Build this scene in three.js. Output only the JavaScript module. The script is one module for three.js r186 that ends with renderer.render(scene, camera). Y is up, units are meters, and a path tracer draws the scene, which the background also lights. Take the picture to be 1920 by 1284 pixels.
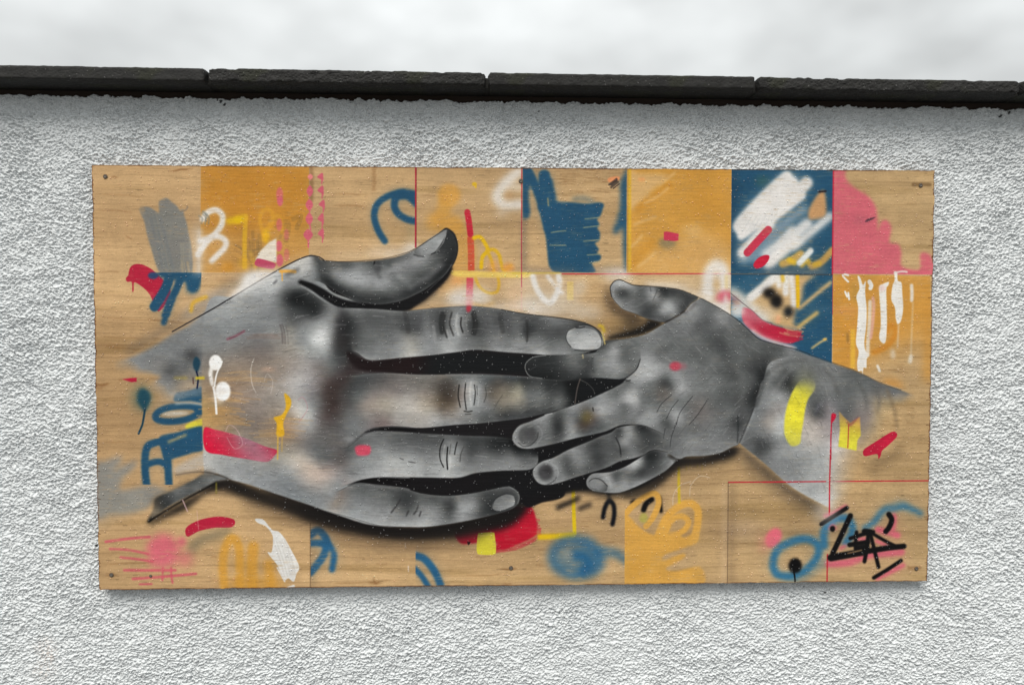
import * as THREE from 'three';
import { mergeGeometries } from 'three/addons/utils/BufferGeometryUtils.js';

// ---------------------------------------------------------------- camera, sky, light, exposure
const PW = 1920, PH = 1284, FOC = 1440;                       // photograph size and focal length in its pixels
const BOARD = { w: 2.44, h: 1.22, t: 0.018, y: 1.42, z: 0.034 };   // painted plywood sheet, front face at z
const scene = new THREE.Scene();
const camera = new THREE.PerspectiveCamera(2 * Math.atan(PH / 2 / FOC) * 180 / Math.PI, PW / PH, 0.05, 400);
camera.rotation.order = 'YXZ';
camera.rotation.set(-1.845 * Math.PI / 180, -1.816 * Math.PI / 180, 0.0233 * Math.PI / 180);
camera.position.set(-0.0957, BOARD.y + 0.1767, BOARD.z + 2.2309);
camera.updateMatrixWorld(true);

const renderer = new THREE.WebGLRenderer({ antialias: true });
renderer.setSize(1024, 684);
renderer.toneMapping = THREE.LinearToneMapping;
renderer.toneMappingExposure = 1.72;
renderer.shadowMap.enabled = true;

// seeded noise
function rng(seed) { let s = seed | 0; return () => { s = (s + 0x6d2b79f5) | 0; let t = Math.imul(s ^ (s >>> 15), 1 | s); t = (t + Math.imul(t ^ (t >>> 7), 61 | t)) ^ t; return ((t ^ (t >>> 14)) >>> 0) / 4294967296; }; }
const hash = (x, y) => { let h = Math.imul(x, 374761393) ^ Math.imul(y, 668265263); h = Math.imul(h ^ (h >>> 13), 1274126177); return ((h ^ (h >>> 16)) >>> 0) / 4294967296; };
function vn(x, y) {            // value noise 0..1
  const ix = Math.floor(x), iy = Math.floor(y); let fx = x - ix, fy = y - iy;
  fx = fx * fx * (3 - 2 * fx); fy = fy * fy * (3 - 2 * fy);
  const a = hash(ix, iy), b = hash(ix + 1, iy), c = hash(ix, iy + 1), d = hash(ix + 1, iy + 1);
  return a + (b - a) * fx + (c - a) * fy + (a - b - c + d) * fx * fy;
}
const fbm = (x, y, n = 4) => { let s = 0, a = 0.5, t = 0; for (let i = 0; i < n; i++) { s += a * vn(x, y); t += a; a *= 0.5; x = x * 2.03 + 17.3; y = y * 2.03 + 9.1; } return s / t; };
const clamp = (x, a = 0, b = 1) => Math.min(b, Math.max(a, x));
const smooth = (a, b, x) => { const t = clamp((x - a) / (b - a)); return t * t * (3 - 2 * t); };

// overcast sky: a closed cloud deck, brighter overhead than at the horizon, with soft cloud structure
{
  const W = 1024, H = 512, d = new Float32Array(W * H * 4);
  for (let j = 0; j < H; j++) {
    const up = ((j + 0.5) / H - 0.5) * Math.PI, sy = Math.sin(up);
    for (let i = 0; i < W; i++) {
      const a = ((i + 0.5) / W) * Math.PI * 2, o = (j * W + i) * 4;
      const el = Math.max(0.02, sy), cx = Math.cos(a) * Math.cos(up), cz = Math.sin(a) * Math.cos(up);
      const k = 1 / (el + 0.22);
      const f = fbm(cx * k * 2.3 + 40, cz * k * 2.3 + 11, 5), g = fbm(cx * k * 6.1 + 3, cz * k * 6.1 + 71, 4);
      let L = 0.235 + 0.74 * Math.max(0, sy);
      const g2 = fbm(cx * k * 15 + 31, cz * k * 15 + 7, 3); L *= 1 + 0.30 * (f - 0.5) + 0.34 * (g - 0.5) + 0.09 * (g2 - 0.5);
      if (sy < 0) L *= 1 - 0.5 * smooth(0, -0.25, sy) ;
      d[o] = L * 0.975; d[o + 1] = L * 1.008; d[o + 2] = L * 1.012; d[o + 3] = 1;
    }
  }
  const t = new THREE.DataTexture(d, W, H, THREE.RGBAFormat, THREE.FloatType);
  t.mapping = THREE.EquirectangularReflectionMapping; t.magFilter = THREE.LinearFilter; t.minFilter = THREE.LinearFilter; t.needsUpdate = true;
  scene.background = t; scene.environment = t;
}
const sun = new THREE.DirectionalLight(0xfffaf2, 1.5);
sun.position.set(-1.3, 7.0, 3.6); sun.target.position.set(0, 1.4, 0);
sun.castShadow = true; sun.shadow.radius = 60; sun.shadow.mapSize.set(2048, 2048);
Object.assign(sun.shadow.camera, { left: -4, right: 4, top: 4, bottom: -4, near: 0.1, far: 20 });
scene.add(sun, sun.target);

// ---------------------------------------------------------------- helpers
const solid = (r, g, b, rough = 0.9, extra = {}) => new THREE.MeshStandardMaterial({ color: new THREE.Color().setRGB(r, g, b), roughness: rough, ...extra });
function mesh(name, geo, mat, parent) { const m = new THREE.Mesh(geo, mat); m.name = name; m.castShadow = m.receiveShadow = true; parent.add(m); return m; }
function thing(name, label, category, x, y, z) { const g = new THREE.Group(); g.name = name; g.position.set(x, y, z); g.userData = { label, category }; scene.add(g); return g; }
// photograph pixel -> the point of the plane z = depth that it shows
function at(px, py, depth) {
  const v = new THREE.Vector3((px - PW / 2) / FOC, (PH / 2 - py) / FOC, -1).applyEuler(camera.rotation);
  return v.multiplyScalar((depth - camera.position.z) / v.z).add(camera.position);
}
const bytes = (w, h, f) => { const d = new Uint8Array(w * h * 4); for (let y = 0; y < h; y++) for (let x = 0; x < w; x++) { const c = f(x, y), o = (y * w + x) * 4; d[o] = c[0]; d[o + 1] = c[1]; d[o + 2] = c[2]; d[o + 3] = 255; } return d; };
function tex(w, h, f, srgb) { const t = new THREE.DataTexture(bytes(w, h, f), w, h); t.magFilter = THREE.LinearFilter; t.minFilter = THREE.LinearMipmapLinearFilter; t.wrapS = t.wrapT = THREE.RepeatWrapping; if (srgb) t.colorSpace = THREE.SRGBColorSpace; t.needsUpdate = true; return t; }

// ---------------------------------------------------------------- ground
{
  const map = tex(512, 512, (x, y) => { const n = 0.5 * fbm(x / 9, y / 9, 3) + 0.5 * hash(x, y), v = 74 + 40 * (n - 0.5); return [v, v, v * 0.98]; }, true);
  map.repeat.set(60, 60);
  const g = mesh('ground', new THREE.PlaneGeometry(160, 160).rotateX(-Math.PI / 2), new THREE.MeshStandardMaterial({ map, roughness: 0.85 }), scene);
  g.userData = { kind: 'structure' };
}

// ---------------------------------------------------------------- wall: roughcast coat, top course, coping
const wall = thing('rendered_wall', 'white roughcast garden wall capped with dark concrete coping stones', 'wall', 0, 0, 0);
const lineY = (x0, y0, x1, y1, z) => { const a = at(x0, y0, z), b = at(x1, y1, z); return (x) => a.y + (b.y - a.y) * (x - a.x) / (b.x - a.x); };
const coatTop = lineY(0, 177.5, 1920, 204.5, 0);
const soffit = lineY(0, 165.5, 1920, 191, 0);

const CT = Math.cos(-0.35), ST = Math.sin(-0.35);
function rough(x, y) {          // relief of the thrown render, metres: short overlapping ridges, swept slightly downhill
  const wx = 0.012 * (vn(x * 40 + 5, y * 52) - 0.5), wy = 0.010 * (vn(x * 36, y * 60 + 9) - 0.5) + 0.004 * (vn(x * 120, y * 150 + 4) - 0.5);
  const X = x + wx, Y = y + wy, u = CT * X + ST * Y, v = -ST * X + CT * Y;
  const a = vn(X * 185, Y * 350), b = vn(u * 280 + 31, v * 430 + 7), e = vn(X * 26 + 4, Y * 40 + 2);
  const r = Math.abs(2 * vn(u * 172 + 90, v * 340 + 40) - 1);
  const k = 0.75 + 0.6 * vn(x * 9 + 2, y * 9 + 6);      // thrown thicker here, thinner there
  return k * (0.0062 * (a - 0.5) + 0.0036 * (b - 0.5) - 0.0054 * (r - 0.5)) + 0.0034 * (e - 0.5);
}
// marks on the wall seen in the photograph: black specks and two rusty stains
const marks = [[1877, 217, 3.4], [1893, 211, 4.5], [421, 196, 4], [414, 190, 4], [407, 187, 3], [1508, 1100, 2.2], [1547, 1110, 3], [180, 1023, 3.2], [1010, 209, 2], [84, 1213, 16, 1], [82, 1256, 18, 1], [92, 1228, 10, 1]].map(([x, y, r, rust]) => { const p = at(x, y, 0); return [p.x, p.y, r * (rust ? 0.00155 : 0.0011), rust]; });
function coat(x0, x1, y0, top, cell, hole, plain) {    // displaced sheet; cells hidden behind the board are left out
  const yTop = Math.max(top(x0), top(x1)) + (plain ? 0 : 0.01);
  const nx = Math.round((x1 - x0) / cell), ny = Math.round((yTop - y0) / cell);
  const id = new Int32Array((nx + 1) * (ny + 1)).fill(-1), pos = [], idx = [];
  const inHole = (x, y) => hole && x > hole[0] && x < hole[1] && y > hole[2] && y < hole[3];
  const vert = (i, j) => {
    const k = j * (nx + 1) + i; if (id[k] >= 0) return id[k];
    const x = x0 + i * cell; let y = y0 + j * cell, z = rough(x, y);
    const lim = top(x) + 0.006 * (vn(x * 150, 3) - 0.5) + 0.008 * (vn(x * 47, 8) - 0.5);
    if (y > lim && !plain) { z -= Math.min(0.02, (y - lim) * 3); y = lim + (y - lim) * 0.15; }     // ragged edge rolls back under the coping
    pos.push(x, y, z); return (id[k] = pos.length / 3 - 1);
  };
  for (let j = 0; j < ny; j++) for (let i = 0; i < nx; i++) {
    if (inHole(x0 + (i + 0.5) * cell, y0 + (j + 0.5) * cell)) continue;
    const a = vert(i, j), b = vert(i + 1, j), c = vert(i + 1, j + 1), d = vert(i, j + 1);
    idx.push(a, b, c, a, c, d);
  }
  const g = new THREE.BufferGeometry(), p = new Float32Array(pos);
  g.setAttribute('position', new THREE.BufferAttribute(p, 3));
  const uv = new Float32Array(p.length / 3 * 2); for (let i = 0; i < uv.length / 2; i++) { uv[2 * i] = p[3 * i]; uv[2 * i + 1] = p[3 * i + 1]; }
  g.setAttribute('uv', new THREE.BufferAttribute(uv, 2));
  const col = new Float32Array(p.length).fill(1);
  for (let i = 0; i < p.length; i += 3) for (const [mx, my, mr, rust] of marks) { const d = Math.hypot(p[i] - mx, p[i + 1] - my); if (d < mr * 2) { const n = vn(p[i] * 400, p[i + 1] * 400), a = rust ? (n > 0.55 ? 0.26 * smooth(2, 0.3, d / mr) : 0) : (d < mr * (0.6 + 0.8 * n) ? 0.92 : 0); col[i] *= 1 - a * (rust ? 0.35 : 1); col[i + 1] *= 1 - a * (rust ? 0.6 : 1); col[i + 2] *= 1 - a * (rust ? 0.75 : 1); } }
  g.setAttribute('color', new THREE.BufferAttribute(col, 3));
  g.setIndex(idx); g.computeVertexNormals(); return g;
}
{
  const paint = tex(512, 512, (x, y) => {          // masonry paint with faint dirt specks and blotches
    const n = fbm(x / 40, y / 40, 4), s = hash(x + 3, y + 5), d = s > 0.9985 ? 90 : 0, v = 217 + 12 * (n - 0.5) + 6 * (hash(x, y) - 0.5) - d;
    return [v - 2, v + 1, v + 2];
  }, true);
  paint.repeat.set(0.9, 0.9);
  const m = new THREE.MeshStandardMaterial({ map: paint, vertexColors: true, roughness: 0.85, side: THREE.DoubleSide });
  const hole = [-BOARD.w / 2 + 0.03, BOARD.w / 2 - 0.03, BOARD.y - BOARD.h / 2 + 0.03, BOARD.y + BOARD.h / 2 - 0.03];
  const parts = [coat(-1.6, 1.6, 0.42, coatTop, 0.00175, hole)];
  const low = coat(-1.6, 1.6, -0.02, () => 0.4225, 0.003, null, true), left = coat(-2.4, -1.6, -0.02, coatTop, 0.003), right = coat(1.6, 2.4, -0.02, coatTop, 0.003), farLeft = coat(-4.2, -2.4, -0.02, coatTop, 0.008), farRight = coat(2.4, 4.2, -0.02, coatTop, 0.008);
  mesh('render_coat', mergeGeometries([...parts, low, left, right, farLeft, farRight]), m, wall);
  mesh('wall_core', new THREE.BoxGeometry(8.4, 2.0, 0.2).translate(0, 1.0, -0.115), solid(0.35, 0.33, 0.3), wall);
  // bed course under the coping: dark, damp mortar and brick slips
  const bed = new THREE.BoxGeometry(8.4, 0.09, 0.2, 240, 6, 1), bp = bed.attributes.position;
  for (let i = 0; i < bp.count; i++) { const x = bp.getX(i); if (bp.getZ(i) > 0) bp.setZ(i, bp.getZ(i) + 0.008 * (fbm(x * 30, bp.getY(i) * 60 + 4, 3) - 0.5)); bp.setY(i, bp.getY(i) + soffit(x) - 0.045); }
  bed.computeVertexNormals(); bed.translate(0, 0, -0.112);
  mesh('bed_course', bed, solid(0.045, 0.03, 0.022, 0.95), wall);
}
// coping stones
{
  const zc = (() => { let lo = 0, hi = 0.3; for (let i = 0; i < 40; i++) { const m = (lo + hi) / 2; if (at(960, 161, m).y > soffit(at(960, 161, m).x)) lo = m; else hi = m; } return lo; })();
  const faceTop = lineY(0, 118.7, 1920, 149.3, zc), faceLow = lineY(0, 147.6, 1920, 175.3, zc);
  const stone = tex(512, 512, (x, y) => {
    const n = fbm(x / 22, y / 22, 4), f = hash(x, y), m = smooth(0.55, 0.75, fbm(x / 60 + 7, y / 60, 3));
    let v = 26 + 22 * (n - 0.5) + 22 * (f - 0.5); const speck = hash(x >> 1, (y >> 1) + 77);
    if (speck > 0.9965) v += 95; return [v + 1 + m * 2, v + m * 4, v - 2 - m * 8].map((q) => clamp(q, 4, 255));
  }, true);
  const grit = tex(512, 512, (x, y) => { const v = 255 * clamp(0.55 * fbm(x / 6, y / 5, 3) + 0.45 * fbm(x / 22, y / 14, 2)); return [v, v, v]; });
  const mats = [0.0022, 0.005].map((b) => new THREE.MeshStandardMaterial({ map: stone, bumpMap: grit, bumpScale: b, roughness: 0.8 }));
  const jx = [386, 912.5, 1420, 1917.5].map((p) => at(p, 150, zc).x), step = (jx[3] - jx[0]) / 3;
  const edges = [jx[0] - 4 * step, jx[0] - 3 * step, jx[0] - 2 * step, jx[0] - step, ...jx, jx[3] + step, jx[3] + 2 * step, jx[3] + 3 * step];
  const mortar = solid(0.02, 0.019, 0.017, 0.95);
  const wb = 0.235;                                              // stone reaches over both wall faces
  for (let k = 0; k + 1 < edges.length; k++) {
    const xa = edges[k] + 0.003, xb = edges[k + 1] - 0.003, L = xb - xa, rugged = k % 2 === 0 ? 0.42 : 0.14, R = rng(50 + k), drop = 0.002 * (R() - 0.5);
    const nx = 200, ny = 12, nz = 16, g = new THREE.BoxGeometry(L, 1, 1, nx, ny, nz), p = g.attributes.position;
    for (let i = 0; i < p.count; i++) {
      const u = p.getX(i) / L + 0.5, v = p.getY(i) + 0.5, w = p.getZ(i) + 0.5;
      const x = xa + u * L, lo = faceLow(x), hi = faceTop(x), h = hi - lo;
      let y = lo + v * h + drop, z = -0.32 + w * (zc + 0.32), X = x;
      const n = fbm(x * 60 + k * 9, y * 90 + z * 50, 4) - 0.5, n2 = fbm(x * 22 + k * 5, y * 40 + z * 20, 3) - 0.5;
      const ex = Math.min(u, 1 - u) * L, ey = Math.min(v, 1 - v) * h, ez = (1 - w) * 0.3;
      const chip = smooth(0.56, 0.8, fbm(x * 35 + 3 * k, v * 3 + w * 3, 3));
      const rEnd = (0.006 + 0.010 * hash(k, u > 0.5 ? 1 : 2)) * (0.6 + 0.8 * rugged);
      const fx = 1 - smooth(0, rEnd, ex), fy = 1 - smooth(0, 0.006 + 0.006 * chip * rugged, ey), fz = 1 - smooth(0, 0.008, ez);
      X += (u > 0.5 ? -1 : 1) * 0.004 * fx * (fy + fz);
      y += (v > 0.5 ? -1 : 1) * ((0.003 + 0.005 * chip * rugged) * fz * fy + (v > 0.5 ? 0.006 : 0.002) * fx * fy);
      z -= (0.002 + 0.006 * chip * rugged) * fy * fz + 0.003 * fx * fz;
      z += rugged * 0.007 * n * smooth(0.7, 1, w) + rugged * 0.004 * n2;
      if (v > 0.9) y += rugged * 0.004 * n2 + 0.0022 * n; if (v < 0.1) y += rugged * 0.003 * n;
      p.setXYZ(i, X, y, z);
    }
    g.computeVertexNormals();
    const q = g.attributes.uv; for (let i = 0; i < q.count; i++) q.setXY(i, p.getX(i) * 2.2 + k * 0.37, p.getY(i) * 2.2 + p.getZ(i) * 2.2);
    if (k) { const xm = edges[k], hm = faceTop(xm) - faceLow(xm); mesh(k > 1 ? 'mortar_joint_' + String(k - 1).padStart(3, '0') : 'mortar_joint', new THREE.BoxGeometry(0.016, hm - 0.014, zc + 0.30).translate(xm, faceLow(xm) + hm / 2 - 0.005, (zc - 0.34) / 2 - 0.004), mortar, wall); }
    mesh(k ? 'coping_stone_' + String(k).padStart(3, '0') : 'coping_stone', g, mats[k % 2 === 0 ? 1 : 0], wall);
  }
}
// ---------------------------------------------------------------- the painted board
// The picture on the board is flat paint on plywood. It is laid out in the photograph's pixels, taken back to the
// board's own plane with the four corners of the board, and painted once into the board's colour texture.
const TW = 2048, TH = 1024;
const toBoard = (() => {                       // projective map: quad of the board's corners -> canvas
  const q = [[168.7, 307.7], [1752.4, 320.6], [1742.3, 1090.3], [186.4, 1105.4]], c = [[0, 0], [TW, 0], [TW, TH], [0, TH]];
  const A = []; for (let i = 0; i < 4; i++) { const [x, y] = q[i], [u, v] = c[i]; A.push([x, y, 1, 0, 0, 0, -u * x, -u * y, u], [0, 0, 0, x, y, 1, -v * x, -v * y, v]); }
  for (let i = 0; i < 8; i++) { let p = i; for (let r = i; r < 8; r++) if (Math.abs(A[r][i]) > Math.abs(A[p][i])) p = r; [A[i], A[p]] = [A[p], A[i]]; for (let r = 0; r < 8; r++) if (r !== i) { const f = A[r][i] / A[i][i]; for (let k = i; k < 9; k++) A[r][k] -= f * A[i][k]; } }
  const h = A.map((r, i) => r[8] / r[i]);
  return (x, y) => { const w = h[6] * x + h[7] * y + 1; return [(h[0] * x + h[1] * y + h[2]) / w, (h[3] * x + h[4] * y + h[5]) / w]; };
})();
const KP = TW / 1575;                          // canvas pixels per photograph pixel
const canvas = document.createElement('canvas'); canvas.width = TW; canvas.height = TH;
let ctx = canvas.getContext('2d');
let ox = 0, oy = 0, sc = 1;                     // the pieces below are measured on enlarged views of the photograph
const view = (x, y, s = 4.28) => { ox = x; oy = y; sc = s; };
const pt = (x, y) => toBoard(ox + x / sc, oy + y / sc);
const len = (w) => w / sc * KP;
const css = (c, a = 1) => Array.isArray(c) ? `rgba(${c[0]},${c[1]},${c[2]},${a})` : `rgba(${c},${c},${c},${a})`;
function trace(c, pts, closed, curved) {
  const P = []; for (let i = 0; i < pts.length; i += 2) P.push(pt(pts[i], pts[i + 1]));
  const n = P.length, g = (i) => closed ? P[(i + n) % n] : P[Math.min(n - 1, Math.max(0, i))];
  c.beginPath(); c.moveTo(P[0][0], P[0][1]);
  for (let i = 0; i < (closed ? n : n - 1); i++) {
    const a = g(i - 1), b = g(i), d = g(i + 1), e = g(i + 2);
    if (curved) c.bezierCurveTo(b[0] + (d[0] - a[0]) / 6, b[1] + (d[1] - a[1]) / 6, d[0] - (e[0] - b[0]) / 6, d[1] - (e[1] - b[1]) / 6, d[0], d[1]); else c.lineTo(d[0], d[1]);
  }
  if (closed) c.closePath();
}
function fence(c, pts, pad) {                  // limits a soft stroke to its own neighbourhood
  let x0 = 1e9, y0 = 1e9, x1 = -1e9, y1 = -1e9; for (let i = 0; i < pts.length; i += 2) { const [x, y] = pt(pts[i], pts[i + 1]); x0 = Math.min(x0, x); x1 = Math.max(x1, x); y0 = Math.min(y0, y); y1 = Math.max(y1, y); }
  c.beginPath(); c.rect(Math.floor(x0 - pad), Math.floor(y0 - pad), Math.ceil(x1 - x0 + 2 * pad), Math.ceil(y1 - y0 + 2 * pad)); c.clip();
}
const blurOf = (b) => b > 0 ? `blur(${(b * KP).toFixed(2)}px)` : 'none';      // b in photograph pixels
function line(w, c, pts, { a = 1, b = 0.6, cap = 'round', curved = true } = {}) {
  if (b >= 1.3 && b < 6 && a > 0.65 && w > 20) line(w * 1.25, c, pts, { a: a * 0.2, b: b * 2.6 + 3, curved });
  ctx.save(); fence(ctx, pts, len(w) + b * 3.2 * KP + 12); ctx.filter = blurOf(b); ctx.lineWidth = len(w); ctx.lineCap = cap; ctx.lineJoin = 'round'; ctx.strokeStyle = css(c, a); trace(ctx, pts, false, curved); ctx.stroke(); ctx.restore();
}
function area(c, pts, { a = 1, b = 0.5, curved = true } = {}) { ctx.save(); fence(ctx, pts, b * 3.2 * KP + 24); ctx.filter = blurOf(b); ctx.fillStyle = css(c, a); trace(ctx, pts, true, curved); ctx.fill(); ctx.restore(); }
function blob(c, x, y, rx, ry = rx, { a = 1, b = 2, turn = 0 } = {}) { const p = []; for (let k = 0; k < 12; k++) { const t = k * Math.PI / 6, u = Math.cos(t) * rx, v = Math.sin(t) * ry; p.push(x + u * Math.cos(turn) - v * Math.sin(turn), y + u * Math.sin(turn) + v * Math.cos(turn)); } area(c, p, { a, b }); }
function within(pts, f, curved = false) { ctx.save(); trace(ctx, pts, true, curved); ctx.clip(); f(); ctx.restore(); }
const brushRnd = rng(7);
function bristle(w, c, pts, { a = 0.9, n = 14, gap = 0.25, jag = 30 } = {}) {    // stiff brush: many hairs, some dry, uneven ends
  for (let k = 0; k < n; k++) {
    if (brushRnd() < gap) continue;
    const off = (k / (n - 1) - 0.5) * w, dx = pts[pts.length - 2] - pts[0], dy = pts[pts.length - 1] - pts[1], L = Math.hypot(dx, dy) || 1, nx = -dy / L, ny = dx / L;
    const s = (brushRnd() - 0.5) * jag, e = (brushRnd() - 0.5) * jag, q = [];
    for (let i = 0; i < pts.length; i += 2) { const t = i / (pts.length - 2), sh = s * (1 - t) + e * t; q.push(pts[i] + nx * off + dx / L * sh, pts[i + 1] + ny * off + dy / L * sh); }
    line(w / n * (1.3 + brushRnd()), c, q, { a: a * (0.6 + 0.4 * brushRnd()), b: 0.3 });
  }
}
const skinMask = document.createElement('canvas'); skinMask.width = TW; skinMask.height = TH; const skinCtx = skinMask.getContext('2d');
// airbrushed shape: tones set at measured points, blended between them, kept inside an outline
function tone(pts, samples, { b = 0.8, curved = true, fade = [], rim = 0, skin = true } = {}) {
  const S = samples.map((s) => { const d = samples.map((q) => Math.hypot(q[0] - s[0], q[1] - s[1])).sort((p, q) => p - q), r = Math.max(5 * KP, 0.27 * (d[Math.min(2, d.length - 1)] + d[Math.min(4, d.length - 1)])); return [...s, 0.5 / (r * r), r * r]; });
  const wt = (s, dd) => (dd * s[6] < 14 ? Math.exp(-dd * s[6]) : 0) + 1e-4 / (1 + dd / s[7]) ** 2;
  for (let it = 0; it < 3; it++) {               // pull the blend back to the measured tones
    const fix = S.map((p, n) => { const acc = [0, 0, 0, 0]; let W = 0; for (const s of S) { const q = wt(s, (p[0] - s[0]) ** 2 + (p[1] - s[1]) ** 2); W += q; for (let c = 0; c < 4; c++) acc[c] += q * s[2 + c]; } return acc.map((v, c) => samples[n][2 + c] - v / W); });
    fix.forEach((f, n) => { for (let c = 0; c < 4; c++) S[n][2 + c] += 0.8 * f[c]; });
  }
  const P = []; for (let i = 0; i < pts.length; i += 2) P.push(pt(pts[i], pts[i + 1]));
  const pad = 6 + b * 3 * KP, x0 = Math.floor(Math.max(0, Math.min(...P.map((p) => p[0])) - pad)), y0 = Math.floor(Math.max(0, Math.min(...P.map((p) => p[1])) - pad)), x1 = Math.ceil(Math.min(TW, Math.max(...P.map((p) => p[0])) + pad)), y1 = Math.ceil(Math.min(TH, Math.max(...P.map((p) => p[1])) + pad));
  const D = 4, w = Math.ceil((x1 - x0) / D), h = Math.ceil((y1 - y0) / D), small = document.createElement('canvas'); small.width = w; small.height = h;
  const sx = small.getContext('2d'), im = sx.createImageData(w, h);
  for (let j = 0; j < h; j++) for (let i = 0; i < w; i++) {
    const X = x0 + (i + 0.5) * D, Y = y0 + (j + 0.5) * D; let r = 0, g = 0, bl = 0, al = 0, W = 0;
    for (const s of S) { const dx = X - s[0], dy = Y - s[1], dd = dx * dx + dy * dy, q = (dd * s[6] < 14 ? Math.exp(-dd * s[6]) : 0) + 1e-4 / (1 + dd / s[7]) ** 2; r += q * s[2]; g += q * s[3]; bl += q * s[4]; al += q * s[5]; W += q; }
    const o = (j * w + i) * 4; im.data[o] = clamp(r / W, 8, 245); im.data[o + 1] = clamp(g / W, 8, 245); im.data[o + 2] = clamp(bl / W, 8, 245); im.data[o + 3] = 255 * clamp(al / W);
  }
  sx.putImageData(im, 0, 0);
  const full = document.createElement('canvas'); full.width = x1 - x0; full.height = y1 - y0; const fx = full.getContext('2d');
  fx.imageSmoothingEnabled = true; fx.imageSmoothingQuality = 'high'; fx.drawImage(small, 0, 0, w * D, h * D);
  if (rim) { fx.save(); fx.translate(-x0, -y0); fx.lineJoin = 'round'; for (const [w, c, a, bb] of [[9, 180, 0.13, 2.4], [3.4, 190, 0.14, 1], [1.7, 20, 0.7, 0.5]]) { fx.filter = blurOf(bb); fx.lineWidth = w * KP; fx.strokeStyle = css(c, a * rim); trace(fx, pts, true, curved); fx.stroke(); } fx.restore(); }
  const mask = document.createElement('canvas'); mask.width = x1 - x0; mask.height = y1 - y0; const mx = mask.getContext('2d');
  mx.filter = blurOf(b); mx.fillStyle = '#fff'; mx.translate(-x0, -y0); trace(mx, pts, true, curved); mx.fill();
  mx.filter = 'none'; mx.globalCompositeOperation = 'destination-out';      // places where the shape melts into what lies under it
  for (const [x, y, r] of fade) { const [u, v] = pt(x, y), R0 = len(r), gr = mx.createRadialGradient(u, v, R0 * 0.25, u, v, R0); gr.addColorStop(0, 'rgba(0,0,0,1)'); gr.addColorStop(1, 'rgba(0,0,0,0)'); mx.fillStyle = gr; mx.beginPath(); mx.arc(u, v, R0, 0, 7); mx.fill(); }
  fx.globalCompositeOperation = 'destination-in'; fx.drawImage(mask, 0, 0);
  ctx.drawImage(full, x0, y0); if (skin) skinCtx.drawImage(mask, x0, y0);
}
// measured tones: v(x, y, grey) triplets on a view; greys are slightly cool like the paint
function tones(list, sat = 0.62) { const out = []; for (const [x, y, v, a = 1] of list) { const p = pt(x, y), gy = Array.isArray(v) ? (v[0] + v[1] + v[2]) / 3 : v, c = Array.isArray(v) ? v.map((q) => gy + (q - gy) * sat) : [v - 2, v, v + 1]; if (sat < 1) for (let k = 0; k < 3; k++) c[k] = c[k] < 150 ? 150 * Math.pow(c[k] / 150, 1.2) : 150 + 0.72 * (c[k] - 150); out.push([p[0], p[1], c[0], c[1], c[2], a]); } return out; }

let bare;
// --- plywood: rotary-cut veneer with long flowing figure, short dark checks and a few brown streaks
{
  const im = ctx.createImageData(TW, TH);
  for (let y = 0; y < TH; y++) for (let x = 0; x < TW; x++) {
    const wv = 26 * (fbm(x / 520 + 3, y / 190, 3) - 0.5) + 60 * (fbm(x / 900 + 1, y / 260 + 9, 2) - 0.5);
    const yy = y + wv, band = fbm(x / 900, yy / 26, 3), fig = Math.sin(yy / 7.5 + 5 * fbm(x / 700 + 5, yy / 120, 2)), fine = vn(x / 60, y / 1.6), f2 = vn(x / 9, y / 1.2);
    const patch = fbm(x / 420 + 20, y / 300 + 4, 2) - 0.5, brown = smooth(0.62, 0.8, fbm(x / 420 + 60, yy / 30 + 2, 3));
    const q = yy / 30 + 1.6 * fbm(x / 620 + 12, y / 150 + 3, 2), fr = q - Math.floor(q), late = Math.exp(-fr * 9) * (0.4 + 0.9 * vn(x / 260 + 5, y / 45)), broad = fbm(x / 1300 + 2, yy / 75 + 6, 2) - 0.5, k = 1 + 0.09 * (band - 0.5) + 0.20 * broad + 0.012 * fig - 0.10 * late + 0.04 * (fine - 0.5) + 0.05 * (f2 - 0.5) + 0.13 * patch - 0.09 * brown, o = (y * TW + x) * 4;
    const right = x / TW, check = (vn(x / 22, y / 1.3 + 40) > 0.9 && vn(x / 90 + 8, y / 30) > 0.5) ? 0.84 : 1;
    im.data[o] = (189 - 3 * right) * k * check; im.data[o + 1] = (154 + 1 * right) * Math.pow(k, 1.12) * check; im.data[o + 2] = (111 + 1 * right - 4 * brown) * Math.pow(k, 1.25) * check; im.data[o + 3] = 255;
  }
  ctx.putImageData(im, 0, 0); bare = im.data;
}
const NAVY = [30, 76, 106], BLUE = [36, 92, 132], OCHRE = [201, 143, 56], PINK = [207, 94, 112], RED = [178, 28, 57], WHITE = [226, 223, 220], LEMON = [214, 203, 56], YEL = [222, 178, 28], INK = [14, 13, 14];
const BROWN = [112, 70, 34];
function streak(w, c, [x0, y0, x1, y1, x2, y2], { a }) {       // stain in the veneer: a bundle of fine uneven lines
  const n = Math.max(2, Math.round(w / 3)); for (let k = 0; k < n; k++) { const o = (brushRnd() - 0.5) * w, s = brushRnd() * 0.35, e = 1 - brushRnd() * 0.35; line(2.5 + 3 * brushRnd(), c, [x0 + (x2 - x0) * s, y0 + (y2 - y0) * s + o, x1, y1 + o * 0.8, x0 + (x2 - x0) * e, y0 + (y2 - y0) * e + o * 0.7], { a: a * (0.35 + 0.5 * brushRnd()), b: 0.9 }); }
}
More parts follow.
